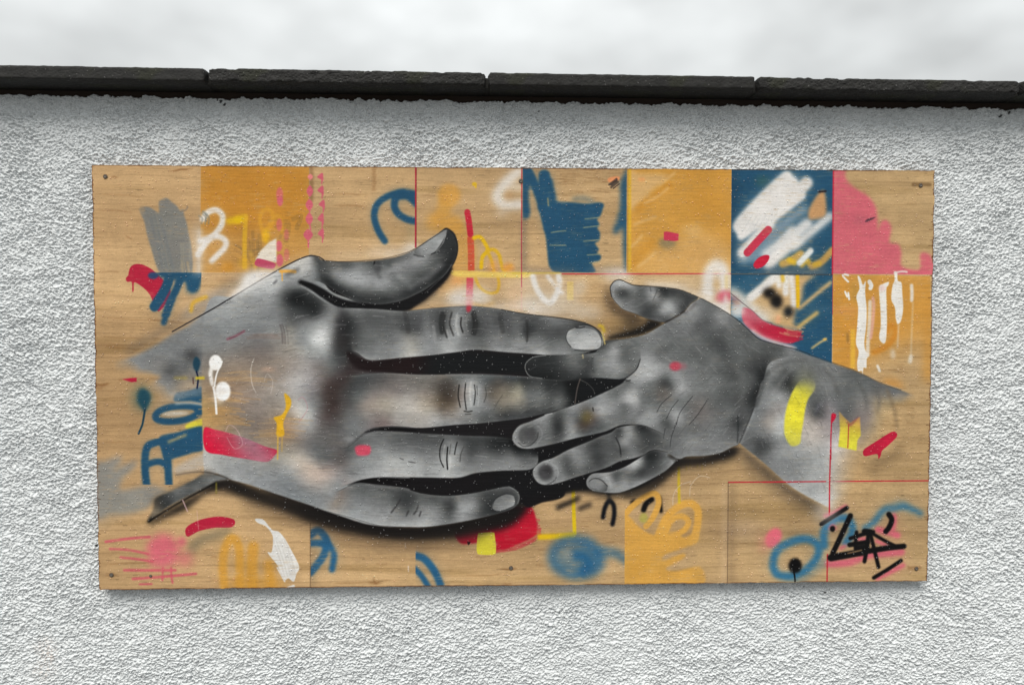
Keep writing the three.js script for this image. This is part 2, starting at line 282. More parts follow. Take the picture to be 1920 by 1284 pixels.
// darker streaks and stains of the veneer
view(150, 290);
for (const [x0, y0, x1, y1, w, a] of [[90, 312, 620, 345, 10, .35], [85, 440, 480, 462, 8, .45], [230, 175, 300, 180, 22, .35], [690, 125, 900, 105, 26, .4], [340, 640, 430, 690, 14, .35], [340, 600, 500, 598, 5, .4], [90, 940, 380, 938, 4, .5], [1060, 1010, 1300, 1000, 60, .12], [1050, 1060, 1330, 1062, 7, .3]]) streak(w, BROWN, [x0, y0, (x0 + x1) / 2, (y0 + y1) / 2 - 6, x1, y1], { a, b: 1.2 });
view(150, 560);
for (const [x0, y0, x1, y1, w, a] of [[110, 135, 640, 175, 14, .25], [540, 158, 820, 185, 14, .55], [120, 300, 560, 310, 10, .3], [110, 360, 520, 400, 55, .28], [560, 308, 640, 312, 10, .6], [400, 400, 480, 404, 8, .6], [110, 690, 240, 680, 34, .5], [110, 715, 200, 712, 10, .6], [300, 645, 340, 645, 8, .4], [130, 930, 200, 925, 8, .4], [110, 1140, 420, 1145, 12, .25]]) streak(w, BROWN, [x0, y0, (x0 + x1) / 2, (y0 + y1) / 2 + 5, x1, y1], { a, b: 1 });
view(150, 830);
for (const [x0, y0, x1, y1, w, a] of [[160, 975, 620, 960, 14, .3], [200, 1060, 320, 1060, 30, .3], [760, 1170, 1850, 1090, 10, .3], [900, 1110, 1700, 1100, 26, .15], [960, 860, 1100, 862, 5, .5], [1040, 915, 1120, 915, 8, .5], [1000, 520, 1100, 518, 6, .4]]) streak(w, BROWN, [x0, y0, (x0 + x1) / 2, (y0 + y1) / 2 - 8, x1, y1], { a, b: 1 });
view(560, 290);
line(34, [96, 62, 34], [90, 100, 95, 250, 92, 370], { a: .45, b: 2 }); line(20, BROWN, [595, 100, 600, 190, 595, 280], { a: .25, b: 2 });
for (let k = 0; k < 14; k++) line(4, BROWN, [572 + (k % 3) * 6, 105 + k * 14, 620 - (k % 4) * 5, 106 + k * 14], { a: .4, b: .4 });
for (const [x0, y0, x1, y1, w, a] of [[230, 315, 560, 325, 16, .25], [230, 410, 560, 415, 12, .4], [960, 330, 1100, 340, 20, .18], [230, 130, 560, 126, 8, .25]]) streak(w, BROWN, [x0, y0, (x0 + x1) / 2, (y0 + y1) / 2 - 8, x1, y1], { a, b: 1.5 });
view(560, 830);
for (const [x0, y0, x1, y1, w, a] of [[110, 1130, 940, 1085, 12, .45], [560, 1120, 700, 1115, 24, .5], [600, 1085, 640, 1140, 30, .35], [1620, 1005, 1770, 1005, 22, .5], [1100, 1070, 1883, 1040, 10, .3], [620, 970, 740, 968, 6, .35], [1400, 910, 1540, 905, 6, .4], [1640, 1125, 1720, 1130, 14, .4]]) streak(w, BROWN, [x0, y0, (x0 + x1) / 2, (y0 + y1) / 2 + 8, x1, y1], { a, b: 1.2 });
view(1340, 290);
line(30, [92, 66, 38], [1590, 245, 1660, 243, 1725, 246], { a: .6, b: 1.5 });
for (let k = 0; k < 26; k++) { const x = 1100 + 560 * brushRnd(), y = 180 + 700 * brushRnd(); line(4, [120, 84, 44], [x, y, x + 60 + 60 * brushRnd(), y + 3], { a: .25, b: .5 }); }
view(1340, 560);
for (let k = 0; k < 46; k++) { const x = 1240 + 430 * brushRnd(), y = 300 + 950 * brushRnd(); line(5, [112, 76, 40], [x, y, x + 20 + 70 * brushRnd(), y + 3], { a: .4, b: .4 }); }
view(1340, 830);
for (let k = 0; k < 90; k++) { const x = 130 + 1500 * brushRnd(), y = 150 + 960 * brushRnd(); line(4, [112, 76, 40], [x, y, x + 12 + 60 * brushRnd(), y + 2], { a: .3, b: .4 }); }
line(26, BROWN, [1570, 1008, 1620, 1006, 1660, 1008], { a: .4, b: 1.5 });
view(940, 830);
for (let k = 0; k < 60; k++) { const x = 240 + 1560 * brushRnd(), y = 430 + 650 * brushRnd(); line(4, [104, 70, 38], [x, y, x + 20 + 80 * brushRnd(), y + 2], { a: .35, b: .4 }); }
view(960, 290);
for (let k = 0; k < 60; k++) { const x = 330 + 520 * brushRnd(), y = 110 + 260 * brushRnd(); line(5, [104, 66, 34], [x, y, x + 20 + 120 * brushRnd(), y + 3], { a: .3, b: .5 }); }

// --- top row, from the bare square to the pink one
view(0, 0, 1);
const sq = (x0, y0, x1, y1) => [x0, y0, x1, y0 + (x1 - x0) * .008, x1, y1 + (x1 - x0) * .004, x0, y1];
within(sq(374, 305, 577.5, 510), () => {
  area([187, 127, 42], [374, 300, 580, 300, 580, 425, 374, 440], { curved: false, b: 14 }); area([190, 131, 48], [374, 300, 580, 300, 580, 520, 374, 520], { curved: false, b: 0, a: .62 });
  bristle(34, [104, 84, 52], [445, 470, 462, 480, 480, 474], { a: .25, n: 12, gap: .5 }); bristle(40, [110, 88, 56], [528, 412, 545, 415, 540, 445], { a: .3, n: 10, gap: .5 });
  bristle(30, [96, 80, 52], [470, 440, 472, 470, 470, 500], { a: .28, n: 8, gap: .4 }); blob([206, 140, 44], 425, 500, 12, 8, { a: .8, b: 4 }); area([200, 160, 110], [480, 505, 577, 470, 577, 515, 480, 515], { a: .5, b: 5 });
});
view(150, 290);
area([120, 121, 119], [470, 430, 515, 412, 565, 425, 612, 458, 626, 455, 622, 380, 655, 352, 690, 346, 725, 375, 765, 405, 792, 442, 818, 436, 826, 480, 848, 545, 866, 640, 886, 730, 898, 880, 880, 930, 842, 955, 832, 1000, 765, 1030, 742, 975, 640, 945, 612, 905, 590, 840, 560, 740, 530, 640, 508, 540, 482, 475], { a: .95, b: 1.4 }); bristle(240, [122, 123, 120], [760, 820, 770, 900, 770, 990], { a: .7, n: 26, gap: .35, jag: 110 }); bristle(90, [200, 166, 116], [840, 860, 850, 920, 860, 1000], { a: .35, n: 12, gap: .5, jag: 60 });
bristle(120, [150, 146, 132], [850, 700, 855, 800, 850, 940], { a: .3, n: 14, gap: .5 }); bristle(100, [105, 112, 118], [600, 500, 650, 700, 700, 900], { a: .3, n: 12, gap: .4 }); line(12, [120, 110, 100], [800, 450, 840, 440, 855, 415], { a: .7 });
blob([150, 128, 100], 490, 440, 22, 30, { a: .6, b: 2 });
area(RED, [384, 935, 400, 895, 440, 873, 500, 880, 560, 910, 602, 945, 652, 990, 700, 1050, 722, 1092, 692, 1180, 640, 1245, 612, 1245, 580, 1180, 560, 1130, 520, 1080, 470, 1040, 428, 1022, 424, 1085, 413, 1092, 408, 1020, 372, 1016, 360, 990, 380, 962], { b: .4 });
blob([46, 66, 104], 580, 966, 42, 28, { b: 1.2 });
within([380, 942, 968, 942, 968, 1300, 380, 1300], () => {
  area(NAVY, [630, 920, 980, 920, 968, 1010, 945, 1080, 905, 1105, 860, 1085, 830, 1010, 760, 1000, 640, 980], { b: 2.4 }); blob(NAVY, 890, 1080, 55, 40, { a: .5, b: 5 });
  line(76, NAVY, [715, 960, 690, 1050, 640, 1140, 592, 1215], { b: 1.2 }); line(58, NAVY, [805, 990, 760, 1090, 715, 1180, 680, 1290], { b: 1.5 });
});
view(150, 560); line(46, NAVY, [735, 0, 705, 80, 680, 150, 668, 190], { b: 2 }); line(60, NAVY, [640, 0, 610, 30, 590, 65], { b: 1.5 });
view(150, 290);
line(90, WHITE, [930, 600, 945, 800, 940, 930], { a: .35, b: 7 }); line(40, WHITE, [955, 610, 950, 930], { a: .35, b: 3 });
line(46, WHITE, [975, 515, 1010, 465, 1080, 440, 1132, 480, 1132, 550, 1085, 625, 1040, 665, 985, 730, 940, 800], { a: .93, b: 1.6 });
line(46, WHITE, [960, 690, 1030, 665, 1110, 655, 1165, 695, 1150, 750, 1100, 800, 1050, 850], { a: .9, b: 2 });
bristle(70, [118, 122, 116], [960, 470, 990, 500, 985, 550], { a: .5, n: 9, gap: .35 });
line(52, YEL, [1190, 530, 1240, 522, 1310, 505], { a: .85, b: 2.4 }); line(36, [216, 165, 40], [1320, 490, 1314, 700, 1316, 900], { a: .9, b: .9 }); blob([226, 184, 16], 1265, 520, 42, 26, { b: 3 }); blob([210, 160, 44], 1310, 870, 40, 45, { a: .6, b: 4 }); line(34, [208, 158, 60], [1360, 780, 1385, 850, 1400, 900], { a: .6, b: 2 });
line(28, [205, 146, 46], [1485, 690, 1450, 590, 1436, 510, 1460, 450, 1505, 435, 1540, 480, 1530, 560, 1492, 640, 1482, 690], { a: .9, b: 1.5 }); line(28, [205, 146, 46], [1495, 600, 1540, 510, 1580, 485, 1612, 540, 1615, 620], { a: .8, b: 1.8 }); blob([222, 172, 30], 1485, 650, 30, 60, { a: .8, b: 3 });
for (const [x, y, rx, ry, a] of [[1594, 320, 28, 62, .7], [1598, 370, 24, 40, .9], [1592, 560, 24, 50, .6], [1590, 730, 26, 44, .9], [1596, 845, 30, 50, .95], [1650, 640, 20, 46, .5], [1652, 800, 22, 50, .5]]) blob(PINK, x, y, rx, ry, { a, b: .9 });
for (let k = 0; k < 12; k++) line(4, [80, 62, 44], [1630 + 20 * brushRnd(), 460 + k * 30, 1680 - 12 * brushRnd(), 461 + k * 30], { a: .35, b: .3 });
area([224, 217, 206], [1570, 668, 1572, 862, 1400, 842, 1440, 770, 1510, 700], { a: .95, b: 1.2, curved: false });
area([186, 66, 96], [1408, 840, 1440, 832, 1558, 868, 1556, 902, 1522, 914, 1404, 886], { b: .4 });
view(560, 290);
for (const [x, y, rx, ry, c] of [[85, 176, 22, 24, [226, 128, 128]], [82, 290, 26, 46, PINK], [78, 400, 30, 46, PINK], [78, 512, 30, 48, PINK], [70, 640, 38, 46, PINK]]) area(c, [x, y - ry, x + rx, y, x, y + ry, x - rx, y], { b: .5 });
line(10, PINK, [84, 440, 78, 480, 84, 560, 92, 600], { b: .4 }); line(12, PINK, [72, 660, 72, 740], { b: .4 });
for (const [x, y, s] of [[165, 180, 34], [168, 288, 40], [178, 400, 38], [170, 515, 46], [172, 635, 44]]) { area(PINK, [x + 20, y - s, x + 24, y + s * .9, x + 6, y + s * .5, x - 24, y, x - 10, y - s * .6], { b: .5 }); line(9, PINK, [x + 14, y + s * .4, x + 12, y + s * 1.5], { b: .4 }); }
within([400, 90, 930, 90, 933, 760, 400, 760], () => {
  line(52, NAVY, [686, 692, 632, 605, 602, 510, 610, 425, 655, 365, 735, 322, 830, 298, 940, 318], { b: 1.8 }); line(56, NAVY, [940, 535, 860, 515, 795, 475, 762, 415, 768, 350], { b: 1.8 }); line(64, NAVY, [770, 335, 850, 325, 900, 350, 940, 390], { b: 2 });
  blob([140, 134, 104], 900, 620, 26, 60, { a: .5, b: 6 });
});
blob(WHITE, 900, 745, 60, 40, { a: .75, b: 8 }); line(40, WHITE, [700, 815, 830, 795, 930, 745], { a: .35, b: 6 });
line(11, [168, 30, 52], [932, 92, 934, 745], { b: .4, cap: 'butt' }); line(4, [90, 26, 40], [939, 92, 941, 745], { a: .6, b: .3 });
{ // ochre ghost figure, red stripe and yellow scribble
  const g = [207, 150, 66];
  blob(g, 1200, 325, 92, 92, { a: .8, b: 3.5 }); line(110, g, [1175, 380, 1150, 470, 1120, 520], { a: .7, b: 4 }); line(150, g, [1090, 540, 1180, 545, 1240, 560], { a: .6, b: 5 }); line(190, g, [1230, 600, 1310, 720, 1330, 860, 1310, 930], { a: .62, b: 5 }); line(120, [214, 160, 96], [1330, 950, 1260, 1020, 1170, 1090], { a: .5, b: 7 }); blob([222, 150, 90], 1265, 1020, 45, 30, { a: .5, b: 4 });
  blob(WHITE, 1290, 1160, 120, 60, { a: .8, b: 9 }); blob(WHITE, 1450, 1150, 90, 50, { a: .6, b: 9 }); line(26, [205, 150, 60], [1390, 1190, 1480, 1215, 1560, 1190], { a: .7, b: 2.5 }); blob([216, 160, 110], 1740, 1160, 50, 110, { a: .5, b: 8 });
  line(48, [190, 34, 54], [1348, 460, 1362, 540, 1374, 640], { b: .6 }); line(52, [202, 66, 46], [1374, 660, 1380, 780, 1382, 930], { a: .85, b: .6, cap: 'butt' }); line(54, [204, 56, 78], [1372, 985, 1370, 1080, 1368, 1140], { a: .9, b: .8, cap: 'butt' }); line(50, [222, 120, 130], [1368, 1140, 1366, 1210], { a: .75, b: 3 });
  line(30, [222, 178, 22], [1402, 668, 1450, 660, 1492, 712, 1514, 768, 1472, 820, 1462, 905], { b: 1 }); line(28, [216, 170, 30], [1510, 770, 1562, 762, 1605, 805, 1622, 870, 1644, 925, 1700, 890], { b: 1.2, a: .9 }); line(26, [216, 170, 34], [1512, 775, 1545, 850, 1562, 930], { b: 1.2, a: .9 }); line(24, [212, 164, 44], [1415, 985, 1450, 1062, 1520, 1108, 1588, 1100, 1606, 1040, 1596, 980], { b: 1, a: .9 });
  blob([222, 148, 76], 1560, 905, 40, 60, { a: .6, b: 5 }); blob([222, 150, 74], 1680, 905, 50, 40, { a: .8, b: 3 });
  area([234, 202, 98], [1208, 945, 1260, 930, 1500, 938, 1840, 945, 1840, 985, 1500, 985, 1280, 978], { a: .85, b: 1.2 }); blob([214, 172, 40], 1404, 236, 20, 16, { b: .8 }); line(14, [214, 172, 40], [1415, 240, 1415, 262], { b: .6 });
  within([1400, 90, 1784, 90, 1784, 600, 1400, 600], () => { line(80, WHITE, [1760, 140, 1680, 200, 1610, 280, 1585, 340, 1630, 395, 1720, 400, 1790, 400], { a: .78, b: 5 }); line(50, WHITE, [1690, 260, 1790, 260], { a: .6, b: 6 }); blob([176, 138, 96], 1690, 330, 42, 32, { a: .7, b: 5 }); blob(WHITE, 1620, 470, 50, 24, { a: .45, b: 7 }); });
  line(8, [170, 32, 58], [1784, 95, 1785, 700, 1787, 1060], { a: .9, b: .4 }); line(7, [206, 100, 100], [1787, 1060, 1788, 1250], { a: .5, b: .5 }); line(40, [90, 80, 90], [1800, 500, 1802, 900], { a: .25, b: 5 });
}
view(960, 290);
within([80, 90, 917, 96, 917, 950, 80, 946], () => {
  area(NAVY, [76, 80, 130, 90, 146, 220, 130, 330, 142, 470, 112, 515, 76, 470], { b: 3 });
  line(74, NAVY, [110, 110, 170, 230, 230, 370, 290, 600], { b: 2.2 }); line(92, NAVY, [254, 165, 250, 280, 250, 420], { b: 2.2 }); line(60, NAVY, [290, 210, 310, 300, 335, 400], { b: 2.4 });
  area(NAVY, [235, 400, 350, 380, 480, 384, 600, 394, 690, 384, 732, 400, 722, 445, 706, 490, 680, 522, 700, 560, 682, 592, 704, 632, 696, 690, 664, 712, 694, 760, 680, 790, 712, 812, 700, 850, 640, 872, 655, 950, 380, 950, 300, 902, 282, 800, 270, 680, 250, 560], { b: 1.6 });
  line(34, NAVY, [490, 360, 560, 350, 640, 375], { a: .5, b: 4 });
  for (const s of [[580, 516, 640, 512, 700, 504], [570, 586, 640, 578, 700, 570], [310, 626, 370, 616, 430, 611], [570, 696, 640, 690, 690, 684], [600, 806, 650, 803, 700, 798], [620, 870, 660, 868, 700, 860], [300, 727, 360, 728, 430, 727]]) line(7, [170, 164, 122], s, { a: .75, b: .7 });
  line(40, NAVY, [300, 350, 280, 420], { b: 2, a: .5 }); line(10, [170, 150, 100], [282, 350, 288, 410], { a: .8, b: 1 });
  area(NAVY, [864, 240, 900, 150, 930, 140, 930, 950, 905, 940, 890, 760, 884, 590, 840, 635, 806, 620, 838, 520, 864, 400], { b: 4, a: .95 });
  line(60, [110, 104, 100], [100, 945, 300, 950, 500, 950], { a: .5, b: 7 }); line(70, [110, 104, 104], [860, 940, 760, 950, 640, 950], { a: .5, b: 8 }); line(30, [60, 62, 70], [90, 930, 92, 600, 90, 500], { a: .35, b: 6 });
});
area([238, 150, 100], [765, 195, 800, 180, 855, 178, 850, 205, 775, 222], { a: .9, b: 1 }); bristle(46, [52, 44, 44], [792, 256, 820, 235, 846, 214], { a: .9, n: 7, gap: .1, jag: 20 });
line(60, WHITE, [850, 965, 890, 955, 920, 960], { a: .5, b: 7 });
line(30, WHITE, [110, 980, 130, 1250], { a: .25, b: 8 });
line(46, WHITE, [165, 975, 190, 1060, 245, 1150, 305, 1188, 352, 1130, 380, 1040, 372, 975], { a: .93, b: 2 }); line(34, WHITE, [285, 975, 335, 1040, 400, 1108], { a: .8, b: 2 });
area([226, 190, 84], [440, 1020, 492, 1020, 492, 1168, 440, 1168], { a: .6, b: .8, curved: false }); area(WHITE, [500, 1010, 600, 1010, 580, 1120, 500, 1130], { a: .35, b: 6 }); blob(WHITE, 250, 1260, 160, 40, { a: .55, b: 8 }); blob(WHITE, 600, 1240, 120, 40, { a: .3, b: 9 });
within([918, 96, 1757, 104, 1754, 953, 918, 948], () => {
  area([203, 147, 62], [900, 80, 1780, 80, 1780, 980, 900, 980], { curved: false, b: 0, a: .93 }); area([196, 138, 50], [1250, 80, 1780, 80, 1780, 180, 1250, 160], { a: .5, b: 6 });
  area([207, 168, 112], [935, 130, 1010, 150, 1240, 170, 1120, 290, 940, 440], { a: .9, b: 4 }); area([209, 164, 100], [1010, 910, 1150, 780, 1500, 620, 1760, 760, 1760, 980, 1010, 980], { a: .75, b: 9 }); area([190, 128, 40], [1400, 200, 1700, 300, 1720, 500, 1450, 480], { a: .35, b: 14 }); line(60, [192, 130, 42], [1010, 430, 1130, 350, 1260, 250], { a: .6, b: 3 }); line(70, [192, 132, 44], [960, 880, 1050, 780, 1120, 700], { a: .5, b: 5 });
  for (const s of [[1060, 392, 1160, 340, 1250, 270], [980, 562, 1060, 530, 1150, 500], [1010, 900, 1080, 850, 1150, 786], [1180, 240, 1250, 190, 1300, 150], [950, 740, 1000, 700, 1040, 650]]) line(22, [220, 180, 122], s, { a: .6, b: 2 });
  line(26, [216, 170, 44], [938, 110, 940, 500, 942, 920], { a: .85, b: 1 }); line(10, [110, 90, 44], [922, 110, 924, 950], { a: .5, b: 1.5 }); blob([230, 150, 90], 1035, 200, 30, 16, { a: .6, b: 2 });
  blob([132, 120, 92], 1245, 710, 74, 46, { a: .8, b: 4 }); area([198, 54, 82], [1216, 622, 1240, 618, 1335, 636, 1334, 690, 1300, 696, 1216, 688], { b: .5, curved: false }); blob([222, 190, 140], 1440, 600, 90, 30, { a: .5, b: 6 });
});
line(9, [186, 36, 56], [400, 957, 1000, 958, 1757, 957], { b: .4 }); line(12, [206, 180, 60], [0, 952, 200, 950, 380, 950], { a: .7, b: 1 });
view(1280, 480);
line(96, WHITE, [205, 300, 205, 200, 222, 120, 270, 72, 320, 110, 336, 200, 345, 380], { a: .9, b: 5 }); blob(WHITE, 190, 320, 60, 60, { a: .7, b: 8 }); blob([206, 166, 110], 275, 230, 22, 40, { a: .6, b: 4 }); line(20, [222, 184, 80], [350, 160, 352, 260], { a: .6, b: 3 });
within([200, 250, 384, 250, 384, 520, 200, 420], () => { blob([208, 66, 92], 350, 320, 70, 40, { a: .75, b: 4 }); blob([206, 84, 104], 300, 350, 40, 34, { a: .55, b: 4 }); blob(WHITE, 345, 345, 14, 40, { a: .7, b: 3 }); line(50, WHITE, [240, 400, 320, 420, 384, 470], { a: .9, b: 4 }); });
view(1340, 290);
within([132, 108, 950, 122, 945, 966, 130, 956], () => {
  area(NAVY, [100, 80, 980, 80, 980, 990, 100, 990], { curved: false, b: 0 }); blob([52, 92, 88], 380, 215, 60, 40, { a: .7, b: 6 }); line(60, [20, 50, 74], [140, 110, 145, 500, 140, 900], { a: .6, b: 8 });
  line(70, [126, 150, 168], [720, 440, 560, 560, 320, 840], { a: .9, b: 6 }); line(80, [140, 162, 178], [470, 560, 330, 700, 240, 840], { a: .8, b: 6 });
  for (const [w, s] of [[96, [575, 180, 420, 320, 230, 520, 190, 580]], [90, [620, 220, 400, 420, 215, 620]], [100, [735, 230, 560, 390, 380, 540]], [90, [640, 260, 480, 380, 300, 520]], [80, [690, 330, 500, 480, 380, 560]], [78, [440, 560, 320, 680, 220, 790]], [60, [380, 540, 300, 600, 210, 660]]]) line(w, WHITE, s, { a: .96, b: 3 });
  for (const [w, s] of [[90, [740, 560, 600, 680, 440, 850]], [80, [650, 690, 540, 790, 430, 880]], [64, [920, 500, 800, 600, 640, 740]], [50, [620, 600, 500, 720, 400, 800]]]) line(w, WHITE, s, { a: .9, b: 4 });
  blob(WHITE, 215, 800, 40, 60, { a: .5, b: 8 }); for (let k = 0; k < 9; k++) line(7, [166, 178, 184], [300 + k * 40, 430 - k * 6 + 60, 220 + k * 44, 560 - k * 10 + 60], { a: .25, b: 1 });
  area([192, 146, 100], [842, 302, 880, 305, 892, 480, 820, 520, 758, 520, 750, 460, 785, 380], { b: 3 }); line(14, [34, 24, 30], [835, 302, 890, 297], { b: .8 });
  line(30, [190, 200, 206], [930, 490, 870, 540], { a: .6, b: 4 });
  for (const [w, s, c] of [[60, [545, 880, 620, 850, 690, 800], [200, 158, 76]], [46, [600, 850, 640, 870], [222, 180, 40]], [40, [700, 890, 740, 850, 760, 880], [214, 172, 44]], [56, [780, 900, 860, 860, 945, 770], [198, 152, 78]], [40, [800, 890, 840, 880], [216, 172, 44]]]) line(w, c, s, { a: .9, b: 2 });
  line(48, [222, 226, 226], [770, 775, 725, 825, 680, 872], { b: 1.5 });
  line(80, [126, 122, 118], [420, 965, 650, 950, 860, 950], { a: .6, b: 9 }); line(40, [70, 80, 90], [150, 960, 300, 960, 420, 960], { a: .4, b: 6 });
});
line(64, [198, 52, 78], [428, 606, 340, 702, 262, 788], { b: .6 }); area([192, 26, 56], [310, 885, 345, 835, 400, 808, 438, 815, 425, 862, 380, 905, 330, 916], { b: .5 });
within([955, 118, 1766, 128, 1760, 968, 948, 960], () => { area(PINK, [930, 110, 1040, 110, 1046, 190, 1110, 262, 1230, 340, 1288, 420, 1302, 500, 1312, 620, 1335, 545, 1380, 532, 1416, 590, 1402, 705, 1470, 722, 1498, 790, 1502, 900, 1640, 935, 1652, 805, 1700, 795, 1742, 835, 1748, 980, 930, 980], { b: 3, a: .93 }); blob(PINK, 1250, 700, 120, 200, { a: .2, b: 12 }); line(26, PINK, [1480, 930, 1600, 945, 1760, 952], { a: .8, b: 2 }); bristle(200, [190, 84, 100], [1100, 300, 1150, 700, 1120, 940], { a: .15, n: 20, gap: .4 }); });
area([70, 44, 58], [1292, 505, 1250, 532, 1205, 545, 1225, 520], { a: .85, b: .6 }); blob([110, 70, 90], 1170, 530, 50, 30, { a: .25, b: 6 });
line(11, [192, 34, 62], [950, 122, 948, 500, 944, 1284], { b: .4 });

// --- second row, right: blue square with black dots, ochre square with white drips
view(1280, 480);
within([388, 148, 1204, 156, 1200, 1000, 388, 900], () => {
  area(NAVY, [380, 140, 1220, 140, 1220, 1000, 380, 1000], { curved: false, b: 0 }); line(60, [70, 116, 140], [400, 280, 520, 220, 600, 180], { a: .5, b: 8 }); line(40, [90, 130, 150], [1000, 430, 1190, 440], { a: .4, b: 8 });
  area([202, 166, 116], [520, 345, 640, 240, 720, 165, 1065, 150, 1060, 165, 975, 235, 958, 350, 915, 420, 895, 545, 940, 590, 760, 560, 640, 500, 560, 430], { b: 4 });
  line(64, [206, 168, 110], [400, 300, 470, 350, 560, 470, 640, 520], { a: .5, b: 6 }); line(70, WHITE, [395, 290, 470, 340, 540, 400, 620, 480, 660, 510], { a: .85, b: 6 });
  line(70, WHITE, [735, 180, 640, 260, 548, 335], { b: 2.5 }); line(46, WHITE, [765, 165, 775, 240], { b: 3 }); line(50, WHITE, [830, 165, 828, 300], { b: 2 }); line(44, WHITE, [872, 170, 885, 290, 892, 395], { b: 2.5 }); line(26, [222, 182, 60], [800, 150, 806, 200], { b: 2 });
  area([226, 178, 24], [908, 150, 936, 150, 942, 420, 914, 420], { b: .8, curved: false });
  line(26, [206, 170, 116], [1190, 215, 1060, 320, 935, 425], { b: 2.5 }); line(30, [212, 176, 104], [1080, 460, 1000, 520, 930, 575], { b: 2.5 }); line(14, [214, 178, 110], [1152, 668, 1100, 700, 1040, 742], { b: 1.5 }); blob([222, 180, 90], 1145, 672, 16, 10, { b: 1 });
  blob([26, 24, 24], 696, 300, 54, 46, { b: 4 }); blob([20, 18, 18], 752, 368, 52, 62, { b: 4 }); blob([30, 34, 38], 850, 450, 42, 46, { b: 4 }); blob([232, 160, 116], 768, 510, 22, 36, { a: .8, b: 3 });
  area(RED, [480, 420, 560, 440, 640, 515, 740, 560, 860, 592, 945, 610, 948, 645, 890, 700, 800, 698, 690, 668, 590, 620, 490, 530], { b: 1 }); bristle(90, [206, 166, 120], [820, 580, 880, 600, 950, 610], { a: .6, n: 12, gap: .5, jag: 60 }); bristle(80, RED, [860, 650, 900, 650, 950, 640], { a: .7, n: 10, gap: .3, jag: 40 });
  blob(WHITE, 440, 430, 60, 66, { a: .85, b: 5 }); line(36, [222, 150, 160], [500, 540, 620, 640, 760, 705, 880, 740], { a: .7, b: 4 }); line(18, WHITE, [560, 600, 660, 665, 800, 712, 905, 745], { a: .8, b: 2.5 });
});
line(9, [44, 52, 60], [388, 147, 800, 150, 1200, 154], { a: .85, b: .6 });
line(5, [52, 30, 36], [386, 300, 470, 370, 560, 440, 640, 512, 720, 545], { a: .8, b: .4 });
blob([150, 60, 90], 420, 360, 50, 22, { a: .45, b: 4, turn: .8 });
within([1207, 152, 1990, 166, 2000, 1140, 1207, 900], () => {
  area([203, 143, 58], [1190, 130, 2010, 130, 2010, 620, 1600, 760, 1400, 900, 1190, 900], { b: 26, a: .92 }); area([200, 140, 56], [1190, 130, 1340, 130, 1380, 900, 1190, 900], { b: 10, a: .8 }); line(70, [198, 138, 54], [1975, 150, 1980, 600, 1970, 980], { a: .85, b: 8 });
  blob([214, 150, 110], 1300, 440, 120, 28, { a: .4, b: 6 }); area([226, 178, 60], [1350, 590, 1385, 590, 1390, 910, 1350, 900], { a: .8, b: 1.5, curved: false }); line(46, [200, 130, 44], [1540, 775, 1630, 735, 1700, 655, 1712, 590, 1665, 560, 1640, 610], { a: .85, b: 2 }); blob([206, 140, 60], 1690, 1030, 90, 40, { a: .7, b: 7, turn: .3 });
  line(70, [150, 130, 70], [1380, 250, 1385, 340], { a: .4, b: 6 }); line(16, [90, 74, 50], [1325, 630, 1330, 690], { a: .6, b: 2 });
});
const dripW = [228, 226, 222];
area(dripW, [1405, 168, 1425, 175, 1448, 235, 1470, 205, 1466, 300, 1478, 420, 1476, 560, 1462, 690, 1470, 760, 1500, 795, 1482, 830, 1478, 900, 1456, 900, 1450, 958, 1440, 925, 1412, 925, 1404, 860, 1416, 770, 1394, 700, 1404, 560, 1410, 420, 1396, 330, 1420, 260], { b: .5 });
line(32, [224, 216, 206], [1506, 370, 1500, 560, 1490, 700, 1488, 800], { a: .8, b: 1.2 }); line(26, [222, 170, 170], [1528, 340, 1536, 400, 1526, 560, 1512, 660], { a: .7, b: 1.2 }); line(34, dripW, [1500, 210, 1515, 240, 1508, 262], { b: .6 });
area(dripW, [1578, 260, 1610, 228, 1655, 212, 1652, 240, 1636, 270, 1640, 420, 1642, 560, 1634, 680, 1612, 705, 1580, 660, 1592, 560, 1588, 420], { b: .7 }); blob([226, 190, 184], 1600, 262, 30, 26, { a: .6, b: 2 });
area(dripW, [1700, 130, 1722, 140, 1728, 200, 1758, 220, 1764, 300, 1772, 420, 1756, 520, 1728, 550, 1712, 500, 1706, 420, 1676, 350, 1686, 240, 1702, 200], { b: .7 }); line(16, [224, 220, 214], [1700, 140, 1760, 128, 1800, 132], { b: .6, a: .8 });
line(28, [224, 218, 210], [1838, 240, 1842, 300, 1840, 360], { a: .9, b: 1.2 }); line(12, [224, 216, 204], [1850, 380, 1842, 600, 1834, 860], { a: .45, b: 1.4 }); line(12, [222, 210, 196], [1735, 560, 1728, 740], { a: .6, b: 1.4 }); line(34, [224, 218, 206], [1836, 810, 1828, 850], { a: .7, b: 1.6 }); line(40, [222, 214, 200], [1690, 770, 1692, 810], { a: .6, b: 2.5 }); line(22, dripW, [1568, 885, 1585, 925], { a: .8, b: .8 });
for (const s of [[1285, 158, 1300, 180, 1330, 210], [1300, 150, 1330, 158], [1305, 290, 1322, 330], [1330, 300, 1338, 350]]) line(16, dripW, s, { b: .5 });

